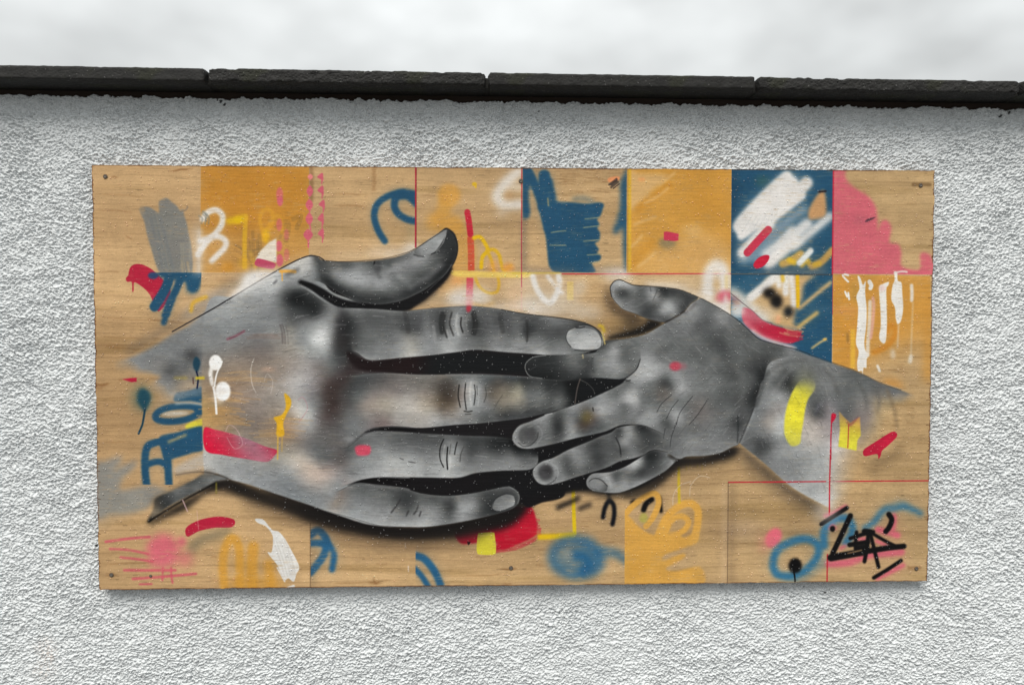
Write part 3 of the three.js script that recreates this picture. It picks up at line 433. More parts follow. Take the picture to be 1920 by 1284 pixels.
// --- left side: sprayed letters, drops, grey wash
view(150, 830);
area([132, 132, 130], [120, 190, 220, 140, 318, 100, 328, 150, 256, 226, 350, 180, 460, 138, 436, 195, 345, 285, 318, 372, 420, 365, 560, 340, 720, 385, 620, 430, 540, 520, 400, 560, 250, 570, 120, 590], { a: .93, b: 5 }); line(70, [138, 134, 126], [150, 640, 300, 560, 520, 470], { a: .4, b: 10 });
view(150, 560);
area(RED, [334, 642, 400, 632, 452, 630, 452, 662, 410, 666], { b: .5, curved: false });
blob([34, 76, 80], 495, 790, 80, 100, { a: .6, b: 10 }); area([22, 66, 84], [480, 720, 540, 730, 566, 790, 545, 860, 515, 900, 470, 840, 455, 790], { a: .95, b: 3 }); line(16, [20, 58, 78], [520, 880, 510, 950, 498, 1010, 470, 1078], { b: .5 });
within([400, 640, 988, 690, 992, 1290, 400, 1290], () => {
  area(NAVY, [752, 790, 775, 752, 860, 735, 1000, 705, 1000, 830, 880, 822, 765, 822], { b: 1.8 });
  line(52, NAVY, [1000, 900, 930, 868, 840, 858, 720, 868, 628, 905, 604, 950, 660, 978, 780, 978, 880, 955, 1000, 890], { b: 1.4 }); area(NAVY, [900, 850, 1000, 860, 1000, 920, 940, 930], { b: 1.5 });
  blob([200, 196, 186], 765, 918, 110, 18, { a: .8, b: 2, turn: -.05 }); line(20, [206, 200, 192], [770, 838, 880, 832, 980, 845], { a: .6, b: 2 });
  area(LEMON, [862, 1000, 1000, 962, 1000, 1050, 858, 1040], { a: .9, b: 1.2 });
  area(NAVY, [640, 1105, 780, 1068, 1000, 1022, 1000, 1196, 900, 1235, 780, 1270, 690, 1290, 650, 1200], { b: 1.8 }); line(16, [186, 160, 104], [705, 1150, 780, 1118, 850, 1090], { a: .85, b: 2 }); line(12, [100, 116, 110], [760, 1220, 860, 1170], { a: .6, b: 2 });
});
view(150, 830);
within([480, -40, 760, -40, 752, 334, 480, 332], () => { line(58, NAVY, [540, 360, 525, 240, 522, 120, 540, 30, 590, 0, 650, -10, 690, 40, 705, 150, 716, 360], { b: 1.4 }); line(52, NAVY, [540, 170, 600, 150, 650, 150, 700, 180], { b: 1.4 }); line(40, NAVY, [690, 110, 760, 60, 860, 30, 990, 0], { b: 2 }); });
line(50, NAVY, [730, 80, 800, 50, 900, 20, 985, -10], { b: 2 });
area(RED, [850, 692, 900, 645, 1000, 606, 1130, 590, 1242, 616, 1222, 674, 1080, 680, 960, 706, 868, 750], { b: .4 });
line(66, [106, 100, 82], [900, 850, 960, 785, 1060, 745, 1190, 715], { a: .75, b: 7 });
blob(PINK, 670, 850, 130, 120, { a: .9, b: 7 }); blob(PINK, 820, 790, 36, 40, { a: .8, b: 4 }); blob(PINK, 840, 930, 74, 60, { a: .6, b: 8 }); blob([214, 104, 120], 660, 940, 110, 70, { a: .6, b: 7 });
for (const [w, s] of [[22, [210, 790, 400, 765, 560, 752]], [20, [245, 848, 390, 855, 550, 888]], [20, [330, 915, 460, 930, 590, 948]], [22, [360, 1018, 560, 1020, 770, 1020]], [22, [430, 1088, 660, 1072, 935, 1048]], [16, [484, 1132, 580, 1130]], [16, [670, 1000, 666, 1100]], [16, [736, 1000, 738, 1060, 748, 1120]]]) line(w, [200, 84, 100], s, { a: .85, b: .9 });
within([1050, 600, 1852, 600, 1856, 1200, 1050, 1200], () => { const o = [206, 148, 54]; line(66, o, [1170, 1190, 1152, 1000, 1165, 860, 1215, 765, 1268, 800, 1288, 920, 1290, 1190], { a: .85, b: 3 }); line(84, o, [1395, 830, 1385, 1000, 1390, 1190], { a: .85, b: 3 }); line(74, o, [1520, 970, 1535, 1080, 1545, 1190], { a: .8, b: 4 }); blob(o, 1420, 1130, 240, 60, { a: .55, b: 7 }); });
area([222, 221, 219], [1408, 612, 1440, 606, 1484, 622, 1545, 694, 1602, 712, 1652, 772, 1706, 866, 1766, 990, 1745, 1050, 1722, 1112, 1680, 1085, 1650, 1100, 1618, 1050, 1590, 980, 1512, 880, 1545, 870, 1552, 750, 1500, 672, 1432, 640], { b: .5 }); bristle(100, [196, 192, 188], [1600, 780, 1650, 920, 1690, 1060], { a: .5, n: 14, gap: .5 }); line(12, [214, 210, 206], [1590, 1000, 1650, 1110], { b: .6 }); line(26, [222, 220, 216], [1680, 1165, 1720, 1150], { b: .8 });
view(560, 830);
within([100, 560, 1000, 560, 1000, 1180, 104, 1180], () => { line(60, BLUE, [100, 740, 160, 700, 222, 760, 232, 830, 190, 930, 100, 1040], { b: 2 }); line(56, BLUE, [100, 805, 190, 805, 240, 830], { b: 2 }); line(50, BLUE, [235, 800, 288, 880, 285, 960, 275, 1015], { b: 2.4 }); line(70, [80, 70, 60], [110, 700, 112, 1000, 110, 1170], { a: .3, b: 8 }); });
within([946, 820, 1300, 820, 1300, 1166, 946, 1166], () => { line(60, BLUE, [930, 900, 1010, 925, 1080, 1000, 1120, 1070, 1148, 1140], { b: 2 }); line(46, BLUE, [930, 1000, 990, 1060, 1030, 1120, 1070, 1190], { b: 2 }); });
line(5, [60, 44, 32], [98, 640, 102, 1170], { a: .8, b: .5 }); line(8, [218, 206, 200], [888, 988, 890, 1030], { a: .8, b: .5 });

// --- lower middle and right
view(560, 830);
area([180, 14, 40], [1262, 712, 1380, 655, 1600, 590, 1780, 530, 1860, 505, 1905, 580, 1915, 720, 1800, 800, 1640, 850, 1590, 855, 1590, 800, 1440, 804, 1310, 806], { b: 1.6 }); bristle(180, [186, 18, 46], [1560, 790, 1750, 760, 1905, 690], { a: .5, n: 16, gap: .4, jag: 60 });
view(940, 830); area([182, 16, 42], [0, 540, 200, 520, 245, 555, 262, 640, 284, 735, 160, 790, 0, 845], { b: 1.4 }); bristle(150, [186, 20, 46], [60, 660, 180, 640, 300, 660], { a: .5, n: 14, gap: .4, jag: 70 }); line(10, [186, 20, 46], [0, 848, 60, 842, 110, 825], { a: .8, b: .8 });
view(560, 830);
area(LEMON, [1446, 736, 1470, 722, 1566, 718, 1582, 745, 1592, 868, 1570, 896, 1468, 896, 1438, 868], { b: .4 }); line(10, INK, [1366, 795, 1372, 815, 1382, 795], { b: .5 });
view(940, 830);
line(42, [222, 182, 20], [300, 755, 420, 752, 600, 738], { b: 1.6, cap: 'butt' }); line(30, [216, 184, 22], [584, 300, 588, 520, 597, 740], { b: .7, cap: 'butt' });
line(84, [42, 96, 134], [720, 800, 590, 780, 470, 820, 420, 910, 470, 1010, 610, 1060, 740, 1030, 800, 950, 760, 860, 680, 815], { b: 7, a: .85 }); line(76, BLUE, [600, 900, 680, 920, 720, 980, 660, 1030], { b: 5 }); line(70, BLUE, [780, 870, 900, 880, 990, 920, 1040, 960], { a: .75, b: 6 }); blob(BLUE, 640, 930, 190, 120, { a: .6, b: 9 }); blob([140, 142, 134], 545, 900, 34, 46, { a: .7, b: 5 });
line(40, [30, 26, 24], [460, 520, 540, 485, 625, 445], { b: 3.5, a: .95 }); line(34, [40, 34, 32], [635, 530, 680, 510, 720, 495], { b: 3.5, a: .9 });
line(36, [16, 18, 24], [824, 600, 838, 525, 872, 468, 908, 500, 914, 580, 900, 655], { b: 1.8 }); line(26, [30, 30, 32], [870, 400, 874, 470], { a: .8, b: 3 });
blob(INK, 1075, 480, 34, 28, { b: 3 }); line(44, INK, [1150, 540, 1170, 490, 1215, 455], { b: 1.5 }); line(30, INK, [1278, 440, 1290, 550], { b: 1.6 });
within([999, 380, 1832, 380, 1830, 1142, 999, 1142], () => {
  const o = [214, 160, 72]; line(48, o, [980, 600, 1060, 510, 1150, 440, 1220, 408, 1262, 430, 1268, 500, 1225, 600, 1170, 670], { b: 1 });
  area(o, [980, 590, 1040, 600, 1120, 680, 1230, 740, 1330, 720, 1420, 725, 1480, 760, 1580, 720, 1580, 800, 1460, 850, 1320, 900, 1320, 940, 1470, 890, 1470, 930, 1330, 1010, 1420, 1030, 1610, 1000, 1590, 1160, 980, 1160], { b: 2, a: .96 });
  line(60, o, [1270, 740, 1330, 610, 1420, 520, 1520, 486, 1584, 540, 1584, 650, 1560, 770], { b: 1.4 }); line(46, o, [1320, 740, 1370, 630, 1450, 590, 1510, 630, 1480, 700, 1400, 740], { b: 1.4 });
  blob([206, 150, 60], 1100, 1000, 90, 80, { a: .5, b: 8 }); blob([196, 160, 110], 1640, 900, 80, 200, { a: .35, b: 12 });
});
blob([168, 162, 76], 1150, 605, 34, 40, { a: .9, b: 2 });
line(22, [206, 178, 30], [1430, 190, 1432, 350, 1437, 490], { a: .8, b: .8, cap: 'butt' }); for (const x of [1492, 1520, 1580, 1618]) line(8, [190, 160, 50], [x, 170, x + 1, 240 - (x % 3) * 20], { a: .5, b: .6 });
for (const s of [[1385, 500, 1390, 420, 1440, 345, 1530, 312], [1520, 430, 1530, 340, 1600, 270, 1680, 282]]) line(5, [222, 210, 200], s, { a: .6, b: .4 });
line(5, [70, 54, 40], [1829, 318, 1827, 1140], { a: .9, b: .4 }); line(60, [104, 84, 62], [1860, 340, 1858, 1130], { a: .35, b: 6, cap: 'butt' }); line(40, [226, 200, 166], [1800, 330, 1800, 1130], { a: .25, b: 4 });
view(1340, 830);
line(90, [66, 56, 48], [250, 130, 420, 280, 620, 440, 820, 555, 900, 590], { a: .6, b: 12 }); line(40, [50, 46, 44], [220, 60, 420, 235, 620, 395, 850, 535], { a: .7, b: 6 });
blob([196, 176, 160], 250, 700, 150, 60, { a: .3, b: 14 });
line(9, [186, 30, 48], [120, 319, 900, 314, 1740, 308], { b: .4 });
blob([220, 100, 118], 482, 765, 60, 84, { b: 3, turn: .55 }); blob([214, 120, 120], 420, 810, 50, 70, { a: .4, b: 8 });
const SPR = [44, 108, 146];
line(64, SPR, [480, 960, 510, 870, 620, 800, 750, 775, 838, 820, 838, 910, 760, 1010, 640, 1070, 520, 1062, 478, 990], { b: 3.2, a: .96 }); line(50, SPR, [620, 1060, 680, 1110, 780, 1040, 920, 950], { a: .5, b: 7 });
line(66, SPR, [890, 830, 888, 720, 950, 640, 1050, 605, 1110, 660, 1110, 740, 1060, 800], { b: 3.2, a: .95 }); line(50, SPR, [1215, 690, 1290, 640, 1340, 570, 1390, 530, 1440, 535, 1520, 515, 1600, 540, 1660, 570], { b: 4, a: .9 }); line(26, SPR, [1420, 510, 1500, 480, 1560, 500], { a: .5, b: 5 });
const PSH = [206, 92, 114];
for (const [w, s] of [[34, [900, 590, 980, 560, 1060, 515]], [60, [930, 975, 1100, 960, 1250, 905, 1510, 880]], [40, [1320, 1090, 1440, 1030, 1525, 985]], [44, [1450, 590, 1450, 650, 1440, 690]], [50, [1320, 700, 1400, 720, 1480, 745]], [36, [1150, 770, 1240, 780]], [30, [1310, 790, 1400, 830]], [22, [935, 690, 957, 665, 980, 690]], [24, [1020, 850, 1060, 830]]]) line(w, PSH, s, { a: .9, b: 2.4 });
blob([10, 9, 10], 658, 988, 54, 62, { b: 2.5 }); line(12, [10, 9, 10], [648, 1040, 655, 1075, 658, 1116], { b: .5 });
line(11, [186, 34, 50], [940, 0, 932, 300, 930, 580], { b: .4 }); line(11, [186, 34, 50], [917, 900, 915, 1125], { b: .4 });
for (const [w, s] of [[36, [866, 655, 960, 595, 1070, 526]], [44, [1100, 588, 1030, 740, 960, 890]], [60, [945, 925, 1060, 905, 1200, 880]], [46, [1200, 880, 1380, 850, 1530, 834]], [32, [1100, 770, 1200, 738, 1285, 718]], [40, [1095, 822, 1170, 810, 1240, 800]], [50, [1150, 850, 1230, 840]], [30, [1150, 720, 1140, 830]], [34, [1245, 730, 1235, 840, 1215, 955]], [32, [1262, 740, 1290, 850, 1328, 1000]], [28, [1275, 730, 1370, 785, 1450, 826]], [44, [1408, 578, 1432, 620, 1412, 680, 1384, 716]], [32, [1290, 1086, 1400, 1020, 1508, 948]], [50, [1215, 715, 1260, 720]]]) line(w, INK, s, { b: 1.1 });
blob(INK, 957, 693, 22, 25, { b: 1 }); line(12, [180, 140, 96], [1080, 890, 1190, 865], { a: .6, b: .8 });
line(70, [90, 72, 52], [1260, 215, 1360, 160, 1490, 50], { a: .5, b: 9 });

view(0, 0, 1);
for (const [x, y, rx, ry, a] of [[880, 556, 40, 18, .55], [960, 576, 60, 14, .5], [1030, 570, 60, 18, .4], [1090, 590, 40, 14, .35], [735, 474, 50, 8, .5], [660, 480, 50, 6, .25], [1150, 512, 30, 9, .6], [1250, 536, 60, 8, .45], [1420, 590, 40, 16, .4], [800, 560, 40, 14, .25], [500, 520, 40, 14, .5], [1010, 545, 70, 30, .22], [1550, 960, 24, 20, .4], [420, 560, 40, 14, .3]]) blob(WHITE, x, y, rx, ry, { a, b: 9 });
// ---------------- large hand
// darkness painted around and between the fingers
view(560, 830);
area([16, 12, 12], [-250, 280, -100, 360, 0, 445, 200, 515, 400, 570, 640, 650, 900, 680, 1100, 665, 1400, 610, 1700, 540, 1800, 470, 1860, 520, 1700, 640, 1450, 690, 1250, 740, 900, 765, 600, 740, 380, 690, 200, 640, 60, 570, -120, 470, -260, 380], { b: 8 });
area([14, 10, 10], [0, 445, 200, 515, 400, 570, 640, 650, 900, 680, 1100, 665, 1400, 610, 1760, 520, 1700, 600, 1400, 670, 1200, 710, 900, 735, 620, 715, 400, 650, 200, 590], { b: 5 });
view(150, 830); area([24, 20, 18], [1060, 240, 1200, 280, 1460, 380, 1700, 460, 1883, 500, 1883, 600, 1600, 480, 1300, 400, 1150, 400, 1000, 360], { b: 9, a: .9 });
view(560, 290);
area([16, 15, 17], [0, 1030, 100, 1060, 220, 1150, 330, 1225, 520, 1238, 700, 1235, 900, 1180, 1020, 1100, 1100, 1020, 1180, 950, 1160, 1010, 1060, 1120, 960, 1200, 820, 1250, 500, 1260, 320, 1250, 150, 1180], { b: 4 }); line(50, [30, 24, 22], [1190, 960, 1100, 1060, 980, 1170], { a: .7, b: 6 });
view(0, 0, 1);
area([15, 14, 16], [585, 520, 610, 530, 650, 545, 700, 555, 760, 550, 800, 530, 846, 500, 838, 522, 806, 552, 780, 572, 757, 584, 700, 584, 640, 582, 606, 568, 585, 545], { b: 2 });
area([17, 16, 18], [640, 585, 760, 590, 900, 590, 1100, 630, 1180, 655, 1250, 650, 1240, 850, 1262, 872, 1200, 905, 1100, 918, 1000, 940, 950, 945, 760, 950, 660, 930, 640, 880, 660, 740], { b: 4 });
area([20, 17, 16], [430, 898, 520, 930, 640, 970, 700, 988, 790, 992, 880, 978, 980, 945, 960, 985, 880, 1005, 780, 1012, 690, 1004, 600, 985, 520, 955, 440, 925], { b: 7, a: .92 });
line(26, [40, 32, 27], [470, 940, 560, 975, 640, 1000, 720, 1018, 800, 1020, 900, 1005], { a: .45, b: 12 });
// wrist and back of the hand
line(16, [96, 88, 82], [240, 655, 300, 622, 350, 590, 420, 548], { a: .45, b: 7 }); line(20, [150, 146, 142], [350, 590, 420, 545, 470, 515], { a: .5, b: 8 }); area([228, 226, 226], [470, 512, 545, 513, 480, 545, 430, 565, 450, 535], { a: .85, b: 5 }); line(7, [214, 166, 50], [357, 582, 362, 566, 385, 556], { a: .85, b: 2 });
tone([205, 684, 245, 669, 290, 646, 322, 625, 352, 609, 400, 584, 400, 735, 384, 740, 340, 748, 318, 770, 290, 755, 275, 725, 300, 705, 250, 698], tones([[220, 683, 132], [260, 672, 128], [300, 660, 124], [330, 630, 122], [360, 615, 130], [385, 605, 134], [300, 690, 124, .9], [340, 690, 112], [365, 680, 110], [385, 660, 122], [300, 735, 140, .8], [310, 760, 150, .6], [340, 735, 134, .7], [360, 730, 130, .5], [385, 715, 128, .7], [345, 720, [140, 132, 122], .6], [320, 710, 118]]), { b: 3.4, fade: [[200, 686, 46], [240, 705, 30], [285, 745, 34], [315, 775, 40], [270, 715, 26]] });
tone([383, 588, 440, 553, 500, 517, 545, 493, 577, 479, 592, 483, 604, 500, 620, 545, 720, 590, 740, 700, 790, 760, 770, 850, 770, 920, 760, 980, 700, 984, 640, 967, 580, 946, 520, 926, 470, 909, 428, 897, 405, 887, 383, 884], tones([
  [390, 600, 140], [385, 640, 130], [385, 690, [135, 126, 116]], [390, 735, [160, 134, 106]], [392, 775, [184, 142, 92]], [400, 792, [176, 134, 88]], [440, 572, 150], [440, 620, 132], [440, 660, [128, 124, 120]], [440, 700, [142, 124, 106]], [440, 745, [148, 128, 110]], [440, 790, [142, 128, 112]],
  [480, 548, 168], [490, 580, 132], [490, 620, 128], [490, 652, [116, 110, 108]], [490, 690, [142, 130, 118]], [490, 740, [146, 136, 128]], [490, 790, [130, 120, 112]], [520, 533, 178], [510, 560, 138], [518, 600, 128], [530, 640, [142, 138, 132]], [540, 690, [146, 137, 130]], [540, 740, [166, 157, 150]], [525, 770, [150, 138, 124]],
  [545, 512, 165], [562, 500, [192, 188, 182]], [560, 520, 150], [575, 490, [196, 192, 186]], [585, 500, 140], [540, 530, 120], [545, 560, 42], [565, 558, 34], [585, 563, 40], [578, 580, 46], [600, 575, 56], [532, 556, 72], [522, 575, 115], [560, 592, 80], [540, 585, 84], [590, 552, 92], [615, 568, 112], [632, 582, 122], [617, 592, 116],
  [600, 632, 226], [590, 632, 212], [606, 646, 186], [585, 618, 150], [617, 615, 158], [612, 602, 130], [580, 652, 150], [606, 664, 146], [568, 632, 140], [575, 610, 130], [642, 620, 58], [645, 600, 54], [642, 650, 58], [637, 672, 72], [625, 690, 104],
  [600, 690, [116, 111, 109]], [575, 690, [152, 147, 145]], [560, 720, [184, 180, 180]], [582, 740, [122, 120, 122]], [570, 762, [190, 187, 183]], [577, 790, [174, 172, 168]], [560, 800, [178, 163, 152]], [592, 760, 122], [590, 715, [130, 126, 126]],
  [610, 740, [78, 70, 68]], [630, 720, [70, 58, 56]], [630, 760, [68, 56, 54]], [612, 780, [86, 76, 75]], [650, 700, [63, 53, 53]], [660, 740, 92], [600, 820, [106, 104, 103]], [640, 790, [90, 88, 88]], [620, 802, [95, 92, 92]], [660, 780, 108], [680, 800, 126], [700, 720, 92],
  [420, 800, [152, 126, 96]], [480, 800, [132, 119, 108]], [520, 810, [152, 127, 100]], [545, 800, [152, 127, 102]], [560, 832, [126, 119, 113]], [590, 850, 114], [620, 840, [106, 104, 104]], [640, 862, [94, 90, 90]], [615, 862, 100],
  [500, 850, [152, 142, 127]], [540, 850, [162, 152, 142]], [560, 866, [208, 188, 168]], [580, 884, [207, 180, 160]], [600, 896, [190, 165, 148]], [622, 880, [150, 136, 131]], [640, 890, 135], [400, 866, [168, 168, 165]], [430, 880, 152], [470, 880, 141], [500, 875, 142], [520, 892, 133], [545, 885, 140], [560, 910, 130], [590, 925, 132], [622, 936, 136], [650, 950, 138], [690, 972, 140], [700, 800, 130]], 0.85), { b: 1 });
line(2.2, [44, 42, 46], [322, 621, 352, 604, 400, 577, 450, 547, 500, 517, 550, 490, 577, 479.5, 596, 481, 606, 487], { b: .4 });
view(380, 460);
line(34, WHITE, [250, 400, 350, 330, 480, 260, 600, 200], { a: .35, b: 5 }); area(WHITE, [370, 225, 560, 220, 400, 330, 230, 430, 290, 330], { a: .75, b: 7 }); line(26, [226, 160, 60], [620, 205, 680, 205, 735, 208], { a: .9, b: 1 }); line(8, [222, 160, 60], [632, 210, 634, 280], { b: .5 }); line(24, [60, 60, 60], [670, 235, 720, 210, 765, 190], { a: .6, b: 3 }); line(14, [90, 90, 92], [565, 305, 590, 278], { a: .8, b: 1.5 });
line(14, [112, 114, 116], [785, 315, 860, 360, 960, 430, 1060, 490, 1120, 502], { b: 1.2 }); line(34, [22, 21, 23], [780, 290, 870, 330, 960, 400, 1060, 470, 1110, 490], { a: .9, b: 3 });
bristle(60, [120, 96, 84], [380, 735, 480, 730, 620, 735], { a: .35, n: 10, gap: .4, jag: 90 }); bristle(60, [80, 74, 74], [640, 640, 655, 700, 660, 780], { a: .3, n: 10, gap: .4 }); line(16, [128, 66, 82], [195, 750, 260, 725, 330, 685], { a: .8, b: 1.2 });
// thumb
view(0, 0, 1);
tone([577, 480, 593, 481, 604, 487, 637, 490, 672, 490, 702, 488, 730, 484, 754, 478, 777, 468, 800, 457, 828, 431, 837, 428, 851, 437, 858, 458, 856, 480, 846, 500, 830, 518, 800, 541, 778, 553, 752, 564, 722, 570, 690, 570, 655, 560, 625, 543, 600, 528, 575, 520], tones([
  [590, 490, 82], [602, 500, 70], [585, 512, 100], [592, 524, 66], [612, 534, 34], [630, 543, 34], [655, 557, 42], [690, 567, 46], [722, 567, 50], [752, 560, 52], [780, 546, 52], [800, 533, 52], [620, 500, 100], [650, 500, 106], [660, 520, 146], [640, 520, 122], [680, 530, 134], [690, 508, 122], [720, 500, 112], [665, 542, 96], [700, 546, 92], [720, 532, 134], [740, 545, 96], [750, 520, 122], [770, 510, 112], [738, 505, 128], [760, 490, 124], [790, 500, 112], [803, 508, 84], [785, 478, 138],
  [835, 440, 66], [850, 455, 54], [846, 480, 50], [836, 500, 42], [822, 485, 84], [815, 515, 46], [792, 524, 66], [810, 495, 96], [640, 493, 72], [700, 493, 76], [730, 489, 84], [760, 482, 100], [700, 520, 120], [735, 525, 120]]), { rim: .8, b: .7, fade: [[572, 500, 26], [580, 520, 22], [574, 485, 16]] });
line(24, [176, 178, 180], [632, 512, 668, 522, 712, 530], { a: .38, b: 7 }); line(16, [168, 170, 172], [735, 502, 765, 494, 792, 478], { a: .35, b: 5 }); line(10, [160, 162, 164], [770, 535, 800, 520, 826, 496], { a: .3, b: 4 });
view(560, 290);
tone([925, 772, 980, 720, 1080, 650, 1172, 598, 1184, 625, 1150, 695, 1085, 785, 1020, 800, 950, 798], tones([[960, 775, 120], [1000, 740, 150], [1080, 680, 150], [1150, 625, 130], [1080, 760, 132], [1020, 785, 140], [1120, 700, 150]]), { rim: .3, b: .7 });
line(7, [26, 26, 28], [1060, 798, 1110, 770, 1150, 720], { a: .9, b: .5 }); line(6, [190, 192, 192], [1100, 780, 1150, 715, 1178, 640], { a: .5, b: .5 }); line(10, [40, 40, 42], [920, 800, 960, 812, 1000, 818], { a: .7, b: 1 }); blob([60, 62, 64], 630, 900, 24, 50, { a: .75, b: 3 }); blob([74, 76, 78], 720, 880, 26, 30, { a: .6, b: 3 }); line(8, [22, 22, 24], [606, 855, 600, 880], { b: .7 }); line(24, [84, 84, 86], [650, 990, 620, 930, 620, 880], { a: .6, b: 3 }); line(40, [80, 82, 84], [750, 970, 800, 1020, 850, 1060], { a: .5, b: 4 }); line(24, [150, 152, 154], [760, 950, 850, 1010, 900, 1080], { a: .35, b: 4 }); line(7, [28, 28, 30], [1170, 600, 1190, 592, 1240, 640, 1268, 720, 1266, 800, 1225, 900, 1150, 985], { a: .9, b: .8 }); line(5, [150, 152, 154], [1010, 1110, 1100, 1030, 1180, 950, 1225, 880], { a: .35, b: .6 });
line(5, [30, 28, 30], [190, 848, 350, 856, 500, 850, 640, 838, 760, 815, 860, 785, 930, 755, 1010, 705, 1170, 598], { a: .8, b: .5 });
view(380, 460);
area([15, 15, 17], [770, 285, 860, 300, 960, 345, 1060, 405, 1180, 445, 1340, 470, 1500, 478, 1700, 440, 1740, 440, 1620, 508, 1480, 512, 1110, 497, 1040, 470, 960, 420, 860, 350, 790, 312], { b: 1.4 }); line(12, [128, 130, 132], [785, 322, 860, 362, 960, 432, 1060, 490, 1110, 503], { a: .8, b: 1.4 });
// gap between index and middle finger
view(560, 560);
area([28, 20, 21], [380, 420, 520, 480, 640, 492, 1000, 440, 1400, 412, 1883, 446, 2200, 450, 2240, 640, 1883, 632, 1400, 608, 1000, 608, 700, 595, 470, 560], { b: 3 }); area([17, 19, 21], [1000, 445, 1400, 416, 1883, 448, 2300, 440, 2500, 380, 2700, 420, 2640, 640, 2700, 740, 2300, 820, 2000, 800, 1883, 630, 1400, 606, 1000, 604], { b: 5 }); area([26, 12, 14], [440, 470, 640, 496, 1000, 446, 1000, 606, 700, 592, 520, 570], { a: .6, b: 9 });
// index finger
tone([310, 90, 345, 72, 600, 78, 840, 95, 1020, 78, 1280, 60, 1430, 60, 1600, 80, 1800, 118, 2010, 146, 2180, 168, 2330, 205, 2415, 258, 2455, 318, 2440, 384, 2360, 420, 2250, 448, 2055, 458, 1883, 446, 1670, 432, 1430, 412, 1284, 428, 1030, 458, 770, 480, 620, 494, 540, 484, 460, 430, 380, 405, 320, 360, 300, 220], tones([
  [350, 95, 104], [600, 112, 104], [850, 115, 98], [1000, 125, 98], [1150, 112, 92], [1300, 90, 124], [1400, 90, 104], [1600, 100, 96], [1800, 138, 90], [330, 150, 52], [380, 200, 46], [330, 280, 42], [370, 350, 48], [450, 250, 70], [420, 420, 60], [500, 200, 84], [600, 150, 78], [700, 180, 96], [600, 250, 102], [850, 150, 76], [880, 230, 80], [950, 250, 86], [1050, 200, 112], [1080, 280, 122], [1120, 220, 74], [1150, 150, 60], [1140, 260, 74], [1190, 310, 134], [1200, 200, 104], [1260, 200, 144], [1250, 320, 144], [1330, 200, 114], [1392, 200, 58], [1380, 300, 102], [1430, 250, 68], [1500, 200, 96], [1550, 250, 100], [1600, 300, 122], [1620, 200, 80], [1700, 250, 96], [1780, 250, 100], [1832, 250, 66], [1850, 330, 120],
  [550, 400, 102], [620, 460, 128], [700, 430, 122], [800, 380, 138], [900, 360, [154, 150, 142]], [1000, 380, 142], [1100, 400, 132], [1200, 380, 164], [1300, 395, 132], [1450, 390, 104], [1600, 390, 128], [1750, 390, 138], [1850, 420, 126], [480, 340, 90], [520, 300, 96], [700, 300, 104], [760, 330, 116], [500, 440, 122],
  [1626 + 50, 343, 112], [1626 + 100, 223, 98], [1626 + 200, 263, 64], [1626 + 230, 303, 76], [1626 + 280, 343, 118], [1626 + 320, 223, 82], [1626 + 400, 183, 112], [1626 + 500, 193, 106], [1626 + 450, 283, 70], [1626 + 400, 343, 96], [1626 + 470, 383, 122], [1626 + 600, 203, 80], [1626 + 700, 213, 58], [1626 + 770, 263, 66], [1626 + 780, 423, 74], [1626 + 600, 433, 106], [1626 + 700, 425, 100], [1626 + 300, 403, 142], [1626 + 150, 403, 122], [1626 + 500, 420, 124]]), { rim: .8, b: .7, fade: [[300, 130, 90], [300, 240, 100], [310, 340, 100], [390, 420, 70]] });
blob([44, 43, 45], 345, 210, 40, 130, { a: .8, b: 7 }); blob([50, 44, 44], 350, 360, 50, 70, { a: .6, b: 8 }); line(10, [128, 128, 128], [430, 350, 450, 420, 520, 470, 620, 488], { a: .45, b: 2.5 }); for (const [x, w] of [[700, 30], [860, 40], [960, 30], [1060, 26], [1500, 40], [1580, 26], [1680, 36]]) line(w, [60, 62, 64], [x, 130, x + 6, 240], { a: .25, b: 4 });
for (const [w, v, s, a] of [[34, 34, [1150, 120, 1140, 190, 1150, 270], .5], [34, 36, [1405, 110, 1425, 200, 1410, 280], .5], [30, 40, [1830, 180, 1836, 260, 1830, 330], .3], [40, 46, [1620, 130, 1625, 200, 1640, 260], .35], [40, 44, [850, 110, 870, 190, 880, 260], .3], [26, 150, [1080, 220, 1090, 290, 1100, 340], .3], [14, 40, [1172, 130, 1162, 220, 1190, 310], .7], [12, 44, [1228, 110, 1210, 200, 1242, 292], .8], [9, 20, [1304, 150, 1300, 210, 1318, 270], .95], [12, 36, [1388, 120, 1404, 200, 1390, 280], .75], [18, 178, [1272, 130, 1262, 210, 1282, 290], .45], [14, 160, [1190, 250, 1210, 330, 1240, 370], .5], [8, 38, [1832, 190, 1836, 280, 1832, 350], .7], [7, 46, [1808, 200, 1808, 270], .4], [12, 120, [1350, 140, 1342, 200, 1356, 280], .5]]) line(w, v, s, { a, b: 1 });
view(940, 500);
tone([518, 570, 535, 515, 595, 486, 690, 488, 762, 515, 802, 575, 802, 635, 772, 662, 690, 668, 590, 662, 540, 625], tones([[560, 550, 150], [620, 520, 130], [700, 510, 130], [620, 600, 176], [700, 590, 182], [760, 560, 160], [780, 620, 158], [700, 650, 168], [560, 620, 160], [660, 550, 160]]), { rim: .3, b: .5 });
line(6, [50, 52, 54], [560, 645, 530, 605, 520, 560, 540, 512, 600, 484], { a: .9, b: .5 }); line(6, [40, 42, 44], [590, 668, 680, 674, 770, 668, 802, 645], { a: .8, b: .5 }); line(7, [176, 178, 180], [625, 480, 700, 482, 770, 512, 812, 570, 812, 640], { a: .6, b: .6 }); line(8, [30, 30, 32], [600, 490, 640, 490, 670, 484], { a: .9, b: .5 });
line(6, [30, 32, 36], [0, 344, 200, 380, 400, 402, 560, 425, 680, 455, 760, 500, 820, 560], { a: .85, b: .5 });
